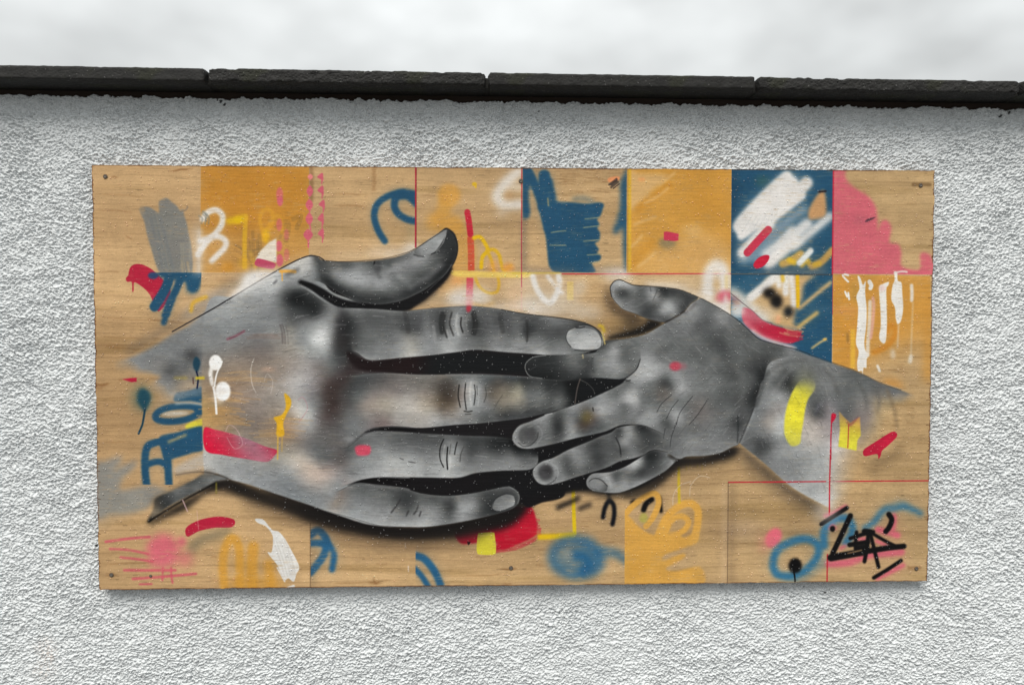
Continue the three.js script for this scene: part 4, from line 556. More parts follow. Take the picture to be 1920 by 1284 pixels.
// middle finger
view(560, 560);
tone([300, 640, 500, 605, 700, 592, 1000, 606, 1300, 603, 1500, 606, 1883, 630, 2060, 645, 2300, 650, 2360, 720, 2260, 850, 2056, 925, 1883, 955, 1700, 975, 1450, 1003, 1250, 1016, 1000, 1040, 860, 1030, 760, 1024, 620, 1035, 540, 1070, 440, 1150, 340, 1200, 260, 1000, 240, 800], tones([
  [300, 700, [66, 56, 53]], [480, 690, 76], [550, 650, 78], [700, 650, [94, 90, 90]], [850, 640, [102, 97, 95]], [1000, 640, [106, 102, 97]], [1150, 640, [100, 95, 90]], [1300, 640, 102], [1400, 640, 112], [1550, 650, 90], [1700, 660, 76], [1850, 680, 62], [400, 800, 80], [500, 780, 102], [600, 760, [126, 119, 116]], [750, 740, [132, 123, 119]], [900, 740, [132, 127, 122]], [1050, 740, [126, 116, 108]], [1170, 710, [68, 60, 53]], [1200, 780, [80, 68, 57]], [1150, 850, [102, 87, 71]], [1250, 750, [98, 88, 80]],
  [550, 850, [147, 132, 120]], [700, 850, [168, 150, 133]], [900, 850, [180, 166, 152]], [1050, 840, [168, 147, 126]], [1200, 880, [126, 109, 92]], [450, 950, 112], [600, 950, [137, 132, 129]], [800, 930, [170, 162, 153]], [950, 960, [175, 165, 154]], [1100, 940, [168, 160, 152]], [1250, 940, [142, 137, 132]], [1400, 960, 132], [1550, 970, 100], [1700, 930, 76], [650, 1010, [118, 98, 96]], [850, 1015, [142, 137, 132]], [1000, 1020, [140, 135, 130]], [1200, 1000, 122], [1400, 985, 92], [1500, 978, 70],
  [1330, 760, [142, 132, 127]], [1380, 700, 192], [1380, 800, 166], [1430, 760, 150], [1400, 880, 150], [1500, 850, 132], [1550, 780, [106, 96, 86]], [1600, 700, [90, 82, 74]], [1650, 850, [126, 119, 106]], [1750, 800, [138, 131, 112]], [1700, 720, [100, 95, 85]], [1850, 760, 106], [400, 1050, 112], [340, 1120, 100], [500, 1040, 122], [280, 900, [84, 76, 75]], [330, 820, [70, 60, 58]],
  [1626, 743, [126, 116, 101]], [1686, 703, [110, 101, 91]], [1756, 743, [152, 147, 126]], [1756, 843, [130, 125, 115]], [1876, 703, 86], [1926, 793, 112], [2026, 743, 70], [2106, 803, 96], [2106, 743, 66], [2166, 743, 34], [2046, 683, 50], [2186, 823, 44], [1926, 893, 76], [1776, 930, 72], [2240, 760, 24], [2200, 690, 26], [2300, 720, 22], [1640, 950, 62]]), { rim: .8, b: .9, fade: [[250, 720, 160], [250, 860, 170], [270, 1000, 170], [320, 1130, 150], [420, 1160, 90], [330, 640, 120], [2360, 700, 200], [2340, 800, 160]] });
for (const [w, c, s, a] of [[8, 26, [1290, 690, 1282, 780, 1300, 870], .9], [8, 28, [1342, 680, 1334, 780, 1348, 890], .9], [8, 34, [1412, 690, 1420, 760, 1410, 850], .8], [16, 200, [1385, 670, 1376, 760, 1388, 860], .4], [7, 50, [1432, 700, 1438, 770], .6], [6, 44, [1500, 710, 1508, 770, 1490, 830], .6], [8, 24, [1330, 902, 1365, 906, 1395, 900], .9], [8, 40, [1340, 925, 1385, 925], .6], [4, 50, [1570, 890, 1600, 830, 1640, 770], .6], [10, 186, [1440, 740, 1448, 800, 1440, 860], .3]]) line(w, c, s, { a, b: .6 });
line(5, [140, 140, 142], [1180, 606, 1400, 604, 1560, 608, 1883, 632], { a: .5, b: .6 }); line(8, [40, 40, 44], [1620, 690, 1660, 640], { a: .4, b: 2 });
// gap middle / ring, ring finger
area([22, 20, 22], [530, 1075, 615, 1038, 760, 1026, 1000, 1038, 1250, 1018, 1500, 1002, 1750, 972, 2000, 920, 2100, 920, 2100, 1200, 1640, 1112, 1300, 1102, 1000, 1082, 800, 1066, 640, 1062], { b: 1.2 }); line(16, [60, 60, 62], [400, 1180, 480, 1120, 560, 1060, 640, 1040], { a: .8, b: 2.4 });
view(560, 830);
// gap ring / little finger and the darkness at the fingertips
area([17, 15, 17], [395, 342, 470, 305, 540, 285, 650, 276, 900, 282, 1300, 285, 1450, 248, 1700, 226, 1880, 230, 2100, 200, 2140, 420, 1960, 480, 1850, 520, 1790, 470, 1775, 395, 1690, 345, 1560, 370, 1400, 402, 1200, 422, 1000, 402, 850, 362, 600, 332, 480, 322], { b: 1.2 });
view(940, 830);
area([14, 14, 16], [-40, -60, 60, -20, 220, 60, 420, 0, 900, -60, 1180, 40, 1400, 90, 1600, 110, 1883, 30, 1883, 110, 1650, 165, 1450, 190, 1350, 250, 1250, 330, 1100, 400, 950, 430, 820, 430, 700, 400, 560, 380, 400, 400, 250, 440, 180, 500, 60, 500, -60, 420, -60, 200], { b: 7 });
line(60, [44, 34, 28], [1250, 330, 1400, 210, 1600, 170, 1860, 90], { a: .55, b: 10 }); line(40, [22, 20, 20], [1000, 430, 1150, 400, 1300, 290, 1450, 170, 1650, 140, 1883, 60], { a: .8, b: 5 });
area([16, 16, 18], [0, 240, 200, 210, 300, 160, 700, 20, 700, 250, 500, 320, 330, 345, 260, 380, 160, 450, 100, 350, 0, 330], { b: 4 });
// ring finger, running on behind the small fingertips
view(380, 700);
tone([1040, 640, 1180, 580, 1280, 500, 1380, 462, 1500, 464, 1800, 480, 2096, 496, 2400, 510, 2650, 560, 2700, 700, 2640, 770, 2480, 780, 2400, 782, 2200, 800, 2050, 838, 1800, 836, 1460, 832, 1290, 850, 1180, 885, 1060, 920, 980, 820], tones([
  [1200, 560, 92], [1150, 620, 82], [1100, 680, [110, 100, 98]], [1300, 500, 106], [1400, 500, 110], [1550, 500, 96], [1700, 520, 84], [1850, 500, 76], [1250, 680, 132], [1350, 600, 122], [1450, 600, 128], [1550, 580, 104], [1650, 600, 116], [1800, 600, 96], [1350, 700, 142], [1500, 680, 158], [1600, 730, 170], [1700, 680, 142], [1850, 680, 126], [1250, 760, 132], [1400, 780, 152], [1600, 785, 168], [1800, 795, 152], [1150, 820, 126], [1100, 880, [150, 132, 126]], [1300, 822, 142], [1850, 822, 142], [1060, 760, [130, 118, 114]],
  [1000 + 770, 20 + 556, 95], [1080 + 770, 656, 132], [1150 + 770, 616, 112], [1180 + 770, 736, 168], [1215 + 770, 706, 178], [1230 + 770, 616, 142], [1300 + 770, 616, 122], [1330 + 770, 706, 116], [1380 + 770, 616, 74], [1450 + 770, 656, 96], [1500 + 770, 736, 132], [1600 + 770, 706, 127], [1700 + 770, 656, 112], [1800 + 770, 686, 100], [1880 + 770, 716, 116], [2620, 660, 70], [2560, 620, 44], [2680, 740, 100], [1100 + 770, 796, 152], [1300 + 770, 806, 142], [1500 + 770, 786, 106], [1700 + 770, 756, 120], [1850 + 770, 756, 112], [1600 + 770, 606, 50], [1750 + 770, 596, 34], [2100, 520, 70], [2300, 530, 60], [2500, 560, 30]]), { rim: .6, b: .8, fade: [[2700, 600, 90], [1000, 720, 150], [1000, 850, 150], [1060, 640, 110], [1060, 900, 100]] });
view(560, 830);
for (const [w, c, s, a] of [[8, 22, [1168, -30, 1140, 40, 1140, 130, 1168, 195], .9], [10, 18, [1200, 35, 1194, 130, 1200, 212], .95], [8, 24, [1276, -5, 1262, 50, 1256, 92], .9], [7, 60, [1225, 10, 1215, 90], .5], [9, 60, [1330, 30, 1306, 90, 1300, 150], .6], [18, 186, [1222, 120, 1218, 205], .5], [16, 160, [1178, 20, 1164, 100, 1178, 180], .4], [5, 24, [815, 122, 845, 134], .8], [5, 24, [885, 150, 940, 160], .8]]) line(w, c, s, { a, b: .5 });
view(560, 830);
// little finger
tone([180, 420, 320, 385, 405, 345, 480, 325, 600, 335, 850, 365, 1000, 404, 1200, 422, 1400, 402, 1560, 370, 1690, 348, 1760, 385, 1782, 440, 1760, 500, 1690, 545, 1520, 592, 1320, 635, 1050, 674, 880, 676, 640, 660, 400, 592, 200, 540, 100, 500], tones([
  [300, 400, [122, 107, 99]], [450, 370, 106], [500, 332, 88], [600, 350, 96], [750, 360, 86], [900, 390, 70], [1050, 422, 74], [1200, 440, 80], [1350, 422, 90], [1500, 410, 70], [300, 470, [142, 127, 113]], [450, 450, 122], [600, 450, 118], [700, 440, 106], [850, 450, 68], [900, 520, 80], [1000, 470, 112], [1150, 480, 92], [1240, 520, 60], [1300, 500, 144], [1400, 480, 144], [1480, 450, 84], [1520, 500, 58], [200, 480, 140], [400, 540, 142], [550, 570, 142], [700, 580, 136], [800, 600, 130], [1000, 560, 137], [1100, 560, 132], [1200, 580, 90], [1300, 580, 138], [1400, 570, 122], [1500, 550, 74], [700, 632, 152], [850, 655, 154], [1000, 655, 158], [1150, 635, 122], [1300, 620, 122], [1500, 590, 58], [1650, 370, 80], [1740, 400, 66], [1772, 450, 78], [1700, 540, 50]]), { rim: .8, b: .8, fade: [[150, 460, 140], [260, 400, 90], [80, 480, 120]] });
tone([1556, 510, 1590, 450, 1670, 412, 1730, 425, 1742, 490, 1700, 520, 1630, 545, 1580, 540], tones([[1580, 510, 104], [1640, 450, 110], [1700, 440, 110], [1720, 490, 140], [1640, 500, 132], [1610, 530, 120]]), { rim: .3, b: .6 }); line(6, [34, 34, 36], [1560, 520, 1585, 450, 1665, 408, 1728, 420], { a: .6, b: .6 }); line(5, [120, 122, 124], [1690, 350, 1755, 388, 1778, 440, 1765, 490], { a: .6, b: .7 });
for (const s of [[825, 450, 790, 505, 748, 560], [888, 545, 870, 585], [965, 505, 950, 545, 930, 572], [988, 550, 975, 588]]) line(11, [46, 44, 46], s, { a: .75, b: 1 });
// cuff: dark wedge below the wrist
view(150, 830);
area([20, 18, 18], [540, 650, 600, 600, 830, 465, 1090, 320, 1200, 290, 1190, 330, 1000, 420, 850, 540, 700, 600, 580, 650], { a: .85, b: 5 }); line(50, [30, 26, 24], [600, 470, 760, 390, 900, 320], { a: .6, b: 7 });
tone([548, 635, 700, 520, 830, 448, 1000, 365, 1100, 308, 1196, 286, 1120, 255, 1000, 245, 900, 300, 740, 380, 610, 440, 590, 520], tones([[560, 630, 24], [600, 560, 90, .5], [600, 460, 50, .7], [680, 430, 70], [740, 440, 84], [650, 530, 66, .9], [800, 420, 100], [860, 400, 106], [950, 350, 112], [1040, 310, 124], [1150, 285, 120], [1000, 270, 96], [900, 320, 84], [1080, 262, 100], [700, 500, 60], [860, 430, 60], [1000, 355, 80]]), { b: 2 }); line(14, [12, 11, 12], [556, 628, 700, 536, 830, 460, 1000, 368, 1098, 316], { b: 1.4 }); line(50, [112, 92, 70], [770, 250, 900, 232, 1050, 236], { a: .4, b: 5 }); line(8, [44, 36, 32], [770, 255, 880, 236, 990, 230, 1100, 250, 1190, 284], { a: .8, b: 1.2 });
area([176, 174, 172], [760, 200, 880, 130, 1000, 80, 1060, 110, 1000, 200, 860, 230, 770, 245], { a: .7, b: 4 });
line(14, [110, 104, 30], [1096, 320, 1096, 400], { a: .7, b: .8 }); line(8, [214, 176, 186], [826, 456, 845, 500, 866, 548], { a: .8, b: .5 }); line(4, [226, 180, 186], [942, 540, 948, 620, 956, 694], { a: .6, b: .4 });

view(0, 0, 1);
for (const [x0, y0, x1, w, a] of [[386, 745, 470, 16, .35], [386, 772, 440, 14, .55], [388, 790, 470, 12, .5], [400, 715, 500, 14, .25], [470, 812, 560, 14, .35], [500, 790, 570, 10, .3], [430, 700, 470, 8, .3]]) bristle(w, [186, 144, 92], [x0, y0, (x0 + x1) / 2, y0 - 2, x1, y0 + 1], { a, n: 9, gap: .3, jag: 40 });
{ // fine dry-brush lines that follow the skin of the large hand
  const sk = skinCtx.getImageData(0, 0, TW, TH).data, ok = (x, y) => { const [u, v] = toBoard(x, y); const iu = Math.round(u), iv = Math.round(v); return iu > 0 && iv > 0 && iu < TW && iv < TH && sk[(iv * TW + iu) * 4 + 3] > 200; };
  for (let k = 0; k < 900; k++) {
    const x = 390 + 600 * brushRnd(), y = 480 + 500 * brushRnd(), L = 6 + 22 * brushRnd(), t = (x < 600 ? 0.25 : 0.03) * (y < 740 ? -1 : 1) + 0.25 * (brushRnd() - 0.5), dx = Math.cos(t) * L, dy = Math.sin(t) * L;
    if (!ok(x, y) || !ok(x + dx, y + dy) || !ok(x - dx * .2, y + 4) || !ok(x, y - 4)) continue;
    line(0.8 + 1.1 * brushRnd(), brushRnd() < 0.5 ? 40 : 196, [x, y, x + dx / 2, y + dy / 2 + 1.5 * (brushRnd() - 0.5), x + dx, y + dy], { a: .07 + .11 * brushRnd(), b: .4 });
  }
}
// marks of colour lying over the large hand
view(150, 560);
blob([40, 40, 42], 895, 455, 60, 50, { a: .65, b: 7 }); blob([54, 54, 54], 715, 570, 60, 42, { a: .6, b: 8 }); line(70, [90, 90, 92], [860, 560, 800, 600], { a: .3, b: 8 });
area([22, 60, 80], [930, 462, 962, 500, 952, 560, 932, 585, 906, 540, 908, 490], { a: .9, b: 1.2 }); line(12, [22, 34, 66], [932, 580, 946, 640, 938, 715], { b: .5 }); line(22, [206, 182, 40], [925, 634, 998, 632], { a: .9, b: 1, cap: 'butt' }); line(22, [170, 150, 60], [760, 632, 850, 632], { a: .5, b: 2 }); line(8, [60, 30, 30], [905, 630, 908, 680], { a: .7, b: .6 });
tone([996, 1038, 1080, 1046, 1200, 1075, 1340, 1120, 1480, 1180, 1582, 1212, 1562, 1258, 1500, 1306, 1350, 1285, 1150, 1250, 1010, 1212], tones([[1010, 1120, [204, 22, 58]], [1010, 1060, [196, 30, 62]], [1100, 1180, [202, 30, 64]], [1100, 1080, [186, 62, 82]], [1200, 1150, [186, 62, 84]], [1200, 1230, [196, 50, 76]], [1300, 1150, [162, 104, 118]], [1400, 1220, [166, 108, 124]], [1350, 1270, [176, 84, 104]], [1500, 1240, [172, 92, 112]], [1560, 1220, [190, 44, 76]], [1500, 1290, [170, 110, 124]]], 1), { skin: false, b: .6 });
blob(WHITE, 1085, 510, 52, 62, { b: 1 }); line(30, WHITE, [1060, 540, 1045, 600, 1060, 680], { a: .85, b: 1.4 }); line(12, [222, 220, 218], [1138, 500, 1095, 600, 1078, 700], { b: .6 }); blob(WHITE, 1145, 740, 62, 78, { b: 1.4 }); blob(WHITE, 1110, 790, 50, 50, { a: .5, b: 5 }); line(17, WHITE, [1070, 710, 1086, 800, 1095, 918], { b: .5 }); line(7, [210, 206, 202], [1040, 640, 1060, 700], { a: .7, b: .6 });
area([214, 162, 28], [1640, 758, 1690, 800, 1692, 860, 1656, 930, 1632, 1000, 1640, 1092, 1580, 1096, 1580, 1000, 1556, 952, 1620, 928, 1652, 860], { a: .92, b: .8 }); line(10, [206, 164, 60], [1590, 1080, 1588, 1284], { a: .85, b: .6 }); line(9, [206, 164, 70], [1624, 1090, 1622, 1222], { a: .55, b: .6 });
for (const [s, c] of [[[1395, 475, 1370, 560, 1380, 680, 1412, 752], [214, 206, 198]], [[1478, 660, 1500, 600, 1545, 660, 1530, 760], [186, 178, 172]], [[1750, 810, 1790, 790, 1826, 880, 1760, 985], [176, 120, 128]], [[1170, 1060, 1200, 1010, 1260, 1050, 1306, 1160, 1240, 1200, 1180, 1110], [206, 170, 174]]]) line(5, c, s, { a: .6, b: .5 });
blob([222, 170, 140], 1510, 565, 60, 16, { a: .35, b: 3 });
view(560, 560); area([202, 66, 92], [456, 1190, 500, 1172, 572, 1180, 582, 1220, 560, 1252, 480, 1255, 460, 1225], { b: 1.4, a: .92 }); area([190, 36, 54], [1345, 60, 1385, 60, 1376, 100, 1350, 105], { a: .75, b: 1.5 });

// ---------------- small hand and forearm
view(940, 500);
area([20, 18, 18], [820, 560, 900, 545, 1050, 520, 1200, 470, 1310, 440, 1150, 410, 1080, 390, 960, 350, 890, 280, 860, 200, 840, 300, 900, 380, 1000, 430, 980, 480, 860, 520], { a: .6, b: 9 }); area([22, 20, 18], [850, 590, 1000, 575, 1150, 545, 1300, 455, 1180, 425, 1150, 470, 1000, 520, 870, 555], { b: 4 }); line(60, [40, 30, 24], [860, 200, 900, 300, 980, 360, 1100, 400], { a: .55, b: 7 }); line(60, WHITE, [870, 105, 950, 80, 1040, 130], { a: .4, b: 7 });
line(34, WHITE, [1180, 145, 1420, 170, 1620, 250, 1760, 330, 1860, 400], { a: .55, b: 5 });
line(20, [206, 176, 30], [785, 475, 810, 480, 825, 520], { a: .8, b: 2 }); line(12, [190, 170, 100], [808, 525, 830, 600, 836, 655], { b: .8 });
// forearm
view(1340, 560);
tone([300, 700, 340, 600, 430, 480, 560, 405, 660, 418, 760, 455, 900, 503, 1000, 538, 1120, 578, 1220, 622, 1340, 683, 1500, 738, 1645, 798, 1640, 815, 1500, 870, 1540, 1000, 1500, 1150, 1400, 1300, 1250, 1500, 1120, 1680, 1010, 1708, 850, 1640, 620, 1508, 400, 1318, 205, 1160, 180, 1100, 220, 1000, 280, 880], tones([
  [450, 650, 112], [500, 600, 120], [600, 530, 116], [700, 500, 112], [800, 520, 110], [560, 640, 72], [605, 620, 66], [540, 720, 84], [650, 600, 102], [700, 640, [112, 114, 96]], [430, 800, 132], [400, 900, 126], [350, 1000, 122], [300, 1080, 112], [480, 820, 142], [520, 780, 152], [500, 900, [142, 134, 130]], [540, 960, 180], [520, 1040, 186], [450, 1000, [152, 142, 134]], [400, 1080, 122], [350, 1150, 80], [400, 1190, 72], [300, 1172, 92], [450, 1150, 104], [550, 1120, 142], [600, 1200, 142], [740, 950, [168, 150, 140]], [760, 1050, [190, 172, 158]], [800, 1150, [190, 176, 165]],
  [850, 780, 104], [830, 850, 88], [830, 920, 72], [780, 860, 112], [900, 900, [120, 115, 118]], [900, 1050, [152, 142, 140]], [920, 750, 116], [920, 650, 116], [1000, 600, 112], [1000, 800, 112], [1050, 700, 106], [1080, 850, 100], [1100, 650, 102], [1150, 750, 116], [1200, 850, [130, 125, 118]], [1240, 900, [130, 120, 115]], [1250, 1000, [142, 127, 116], .9], [1200, 1080, [150, 136, 124], .8], [1250, 720, 106], [1350, 780, [122, 117, 110]], [1350, 850, [165, 145, 112], .5], [1420, 900, [170, 150, 110], .25], [1450, 1000, [170, 150, 110], .05], [1350, 1000, [175, 155, 115], .15], [1450, 762, 114], [1550, 785, [116, 116, 112], .9], [1550, 850, [150, 140, 120], .05], [1620, 802, [116, 116, 112], .6], [1300, 1120, [170, 150, 120], .1], [1480, 820, 130, .4],
  [300, 1186, 100], [350, 1216, 76], [400, 1276, 102], [500, 1286, 132], [600, 1236, 142], [600, 1356, 126], [700, 1356, 137], [750, 1256, 152], [850, 1256, 168], [800, 1406, 152], [900, 1356, 178], [650, 1486, 152], [800, 1556, 168], [900, 1606, 188], [950, 1656, 196, .9], [1000, 1696, [204, 196, 188], .5], [1000, 1506, [178, 168, 158], .6], [1000, 1306, [204, 190, 176], .75], [1100, 1556, 190, 0], [1100, 1306, [196, 176, 150], .2], [1000, 1236, [218, 208, 208], .85], [1150, 1456, 190, 0], [1200, 1300, 190, 0], [1060, 1650, 200, .1]]), { b: 1.1, fade: [[1650, 810, 120], [1580, 860, 90], [1020, 1720, 140], [1480, 880, 60]] });
for (const [w, v, s, a] of [[30, 80, [880, 560, 960, 660, 1000, 780], .45], [30, 78, [1130, 640, 1205, 760, 1228, 880], .45], [26, 84, [1270, 700, 1325, 790, 1320, 900], .45], [26, [110, 92, 70], [1390, 740, 1445, 880, 1472, 1040], .5], [20, [120, 100, 74], [1300, 900, 1345, 1000], .3], [20, 70, [430, 600, 520, 535, 640, 500, 740, 490], .5], [30, 150, [470, 760, 520, 690, 620, 560], .25]]) line(w, v, s, { a, b: 3 });
line(6, [50, 52, 56], [760, 452, 900, 500, 1120, 576, 1340, 681, 1500, 737], { a: .7, b: .6 });
tone([570, 1100, 566, 980, 590, 850, 640, 730, 700, 650, 790, 640, 812, 720, 755, 810, 730, 900, 716, 1000, 700, 1100, 690, 1165, 620, 1182], tones([[610, 1140, [196, 190, 66], .8], [650, 1060, [218, 208, 54]], [640, 960, [220, 210, 50]], [660, 860, [220, 208, 56]], [690, 770, [206, 198, 60]], [740, 720, [190, 184, 70], .9], [720, 660, [150, 150, 96], .3], [790, 650, [150, 150, 100], .1], [800, 720, [170, 166, 80], .6]], 1), { skin: false, b: 1.2 });
tone([1003, 905, 1050, 960, 1095, 1000, 1172, 950, 1180, 1100, 1152, 1140, 1146, 1222, 1000, 1190, 1012, 1050], tones([[1020, 940, [190, 150, 70], .6], [1040, 1040, [204, 184, 60]], [1060, 1150, [212, 204, 60]], [1140, 1050, [206, 190, 60]], [1160, 970, [196, 130, 80], .8], [1120, 1200, [212, 204, 60]]], 1), { skin: false, b: .8, curved: false }); area([130, 60, 80], [1060, 965, 1092, 1000, 1160, 950, 1110, 1020, 1080, 1020], { a: .6, b: 1.5 });
area([182, 22, 52], [946, 925, 978, 930, 976, 960, 948, 1000, 940, 985], { b: .8 }); line(9, [182, 24, 54], [945, 980, 940, 1120, 940, 1290], { b: .4 }); line(8, [176, 60, 54], [1082, 1010, 1076, 1200], { b: .5 });
line(26, [110, 112, 118], [815, 900, 850, 850, 870, 840], { a: .5, b: 2 }); bristle(60, [76, 78, 84], [820, 930, 850, 890, 850, 850], { a: .5, n: 8, gap: .4 });
area(RED, [1198, 1245, 1212, 1208, 1300, 1150, 1415, 1078, 1460, 1075, 1468, 1110, 1400, 1180, 1352, 1222, 1340, 1262, 1322, 1288, 1310, 1250, 1220, 1266], { b: .4 });
view(1340, 830); line(9, [186, 30, 48], [400, 318, 640, 316, 900, 314], { b: .4 }); line(10, [186, 30, 48], [938, 60, 932, 300, 931, 560], { b: .4 });
// back of the small hand
view(940, 500);
tone([830, 600, 1000, 578, 1150, 545, 1310, 455, 1400, 405, 1470, 360, 1520, 300, 1600, 258, 1660, 285, 1760, 342, 1880, 418, 1960, 485, 2062, 577, 2140, 607, 2270, 642, 2372, 668, 2330, 710, 2160, 770, 2110, 900, 2080, 960, 2000, 1230, 1920, 1412, 1862, 1448, 1760, 1498, 1640, 1520, 1500, 1525, 1430, 1545, 1330, 1495, 1150, 1420, 1040, 1280, 960, 1000, 1000, 905, 1100, 800, 1080, 700, 960, 660], tones([
  [850, 595, 70], [1000, 582, 92], [1130, 560, 106], [1150, 620, 122], [1250, 540, 122], [1300, 480, 110], [1400, 430, 122], [1500, 400, 134], [1560, 360, 134], [1600, 300, 116], [1650, 350, 110], [1700, 320, 106], [1750, 400, 118], [1850, 450, 106], [1600, 450, 98], [1700, 500, 94], [1750, 580, 72], [1850, 600, 96], [1650, 600, 100], [1450, 550, 106], [1400, 620, 106], [1250, 650, 106], [1170, 740, 144], [1130, 800, 154], [1180, 830, 176], [1250, 840, 154], [1350, 760, 122], [1300, 700, 104], [1450, 720, 104], [1600, 720, 100], [1750, 750, 106], [1850, 750, 94], [1700, 850, 106], [1500, 850, 127], [1400, 880, 132], [1420, 970, 154], [1352, 950, 76], [1300, 930, 78], [1550, 960, 116], [1700, 980, 116], [1850, 950, 100],
  [1050, 890, 142], [1200, 970, 106], [1150, 1070, 112], [1250, 1070, 94], [1300, 1020, [112, 102, 96]], [1400, 1070, 112], [1300, 1170, 112], [1200, 1210, 144], [1250, 1250, 132], [1330, 1250, 72], [1400, 1210, 154], [1480, 1170, 110], [1600, 1170, [116, 110, 108]], [1750, 1070, 95], [1850, 1170, 110], [1700, 1270, 111], [1550, 1320, 110], [1400, 1330, 104], [1300, 1330, 110], [1450, 1390, 116], [1550, 1410, 128], [1700, 1390, 122], [1850, 1330, 106], [1500, 1490, 122], [1400, 1470, 110], [1300, 1430, 98], [1200, 1420, 80], [1600, 1500, 117], [1800, 1430, 116], [1880, 1390, 110],
  [1755, 414, 134], [1655, 414, 96], [1755, 564, 90], [1855, 514, 106], [1955, 564, 96], [1905, 664, 101], [1805, 714, 80], [1955, 764, 90], [2055, 664, 96], [2155, 674, 86], [2055, 764, 78], [2095, 834, 48], [2015, 914, 90], [2075, 964, 40], [1955, 914, 96], [1855, 864, 84], [1755, 814, 96], [1805, 1014, 96], [1935, 1014, 88], [1875, 1114, 80], [2015, 1114, 60], [1955, 1164, 92], [1755, 1114, 106], [1812, 1260, 100], [1862, 1360, 96], [1812, 1440, 112], [1892, 1260, 62], [1942, 1160, 80], [1962, 1310, 96], [2250, 650, 96], [2300, 680, 100]]), { rim: .5, b: .8, fade: [[2340, 690, 90]] });
line(6, [40, 42, 46], [1520, 222, 1600, 256, 1660, 284, 1760, 340, 1880, 416, 1960, 484, 2062, 576, 2140, 606, 2270, 641, 2372, 667, 2480, 707], { a: .9, b: .5 });
line(22, [28, 30, 32], [2135, 850, 2100, 930, 2085, 1010, 2035, 1140], { a: .75, b: 3.5 }); line(8, [34, 36, 38], [1902, 1200, 1906, 1310, 1900, 1420], { a: .8, b: 1.2 }); line(7, [24, 24, 26], [1916, 1415, 1960, 1310, 2030, 1140, 2080, 960], { a: .55, b: 1 }); line(10, [160, 162, 164], [1930, 1420, 1975, 1310, 2045, 1140], { a: .35, b: 1.5 });
for (const [w, v, s, a] of [[22, 74, [1700, 400, 1760, 480, 1850, 560], .4], [20, 138, [1740, 380, 1800, 450, 1880, 520], .3], [26, 76, [1560, 470, 1640, 540, 1700, 640], .3], [24, 132, [1480, 520, 1560, 600, 1600, 700], .2], [30, 72, [1960, 640, 2040, 720, 2080, 820], .35], [30, 74, [1840, 760, 1880, 900, 1870, 1080], .35], [26, 126, [1900, 800, 1950, 960, 1930, 1100], .3], [34, 78, [1600, 850, 1650, 960, 1660, 1100], .25], [24, 140, [1180, 700, 1260, 640, 1360, 600], .25], [30, 70, [1450, 640, 1560, 700, 1640, 800], .25], [30, 136, [1500, 1420, 1680, 1440, 1840, 1390], .25]]) line(w, v, s, { a, b: 5 });
line(30, [66, 70, 72], [1640, 560, 1720, 620, 1790, 720], { a: .4, b: 5 }); line(16, [70, 60, 58], [1470, 370, 1530, 330, 1560, 290], { a: .5, b: 2.5 });
for (const s of [[1252, 1170, 1290, 1100, 1370, 1030], [1330, 1220, 1370, 1140, 1425, 1070], [1410, 1270, 1440, 1170, 1540, 1040], [1510, 1270, 1580, 1190, 1665, 1060], [1360, 1450, 1370, 1370, 1410, 1250], [1305, 1380, 1320, 1300]]) line(4.5, [40, 40, 42], s, { a: .8, b: .4 });
blob([186, 62, 82], 1400, 800, 48, 36, { b: 2, a: .9 }); blob([170, 96, 106], 1455, 800, 36, 26, { a: .5, b: 3 });
// its index finger, tucked under
tone([192, 800, 208, 762, 262, 722, 430, 708, 600, 702, 745, 690, 790, 650, 860, 612, 1000, 590, 1100, 640, 1118, 740, 1080, 830, 1010, 890, 960, 905, 760, 893, 560, 905, 380, 900, 240, 885, 205, 850], tones([[230, 800, 40], [300, 800, 42], [300, 740, 60], [400, 780, 52], [480, 760, 78], [560, 760, 102], [620, 800, 92], [650, 760, 92], [550, 860, 66], [400, 860, 42], [700, 780, 68], [760, 740, 116], [760, 840, 106], [800, 680, 98], [850, 640, 94], [850, 720, 134], [900, 680, 154], [880, 780, 138], [940, 820, 138], [1000, 700, 88], [1040, 780, 106], [1080, 720, 112], [980, 880, 100], [850, 880, 112], [700, 880, 58], [1000, 620, 106]]), { b: .8 });
line(6, [124, 126, 128], [330, 896, 240, 882, 205, 848, 192, 800, 210, 760, 265, 724, 360, 712], { a: .8, b: .5 }); line(8, [36, 38, 40], [735, 720, 728, 790, 745, 850], { a: .5, b: 1.5 }); line(6, [26, 26, 28], [1118, 740, 1085, 828, 1010, 890, 960, 907, 1040, 912], { a: .7, b: .7 }); line(9, [186, 170, 122], [655, 706, 658, 735], { a: .8, b: .8 }); line(7, [110, 96, 90], [636, 900, 612, 980, 594, 1100], { a: .8, b: .7 }); line(4, [140, 136, 132], [640, 910, 690, 935, 740, 985, 752, 1025], { a: .5, b: .5 });
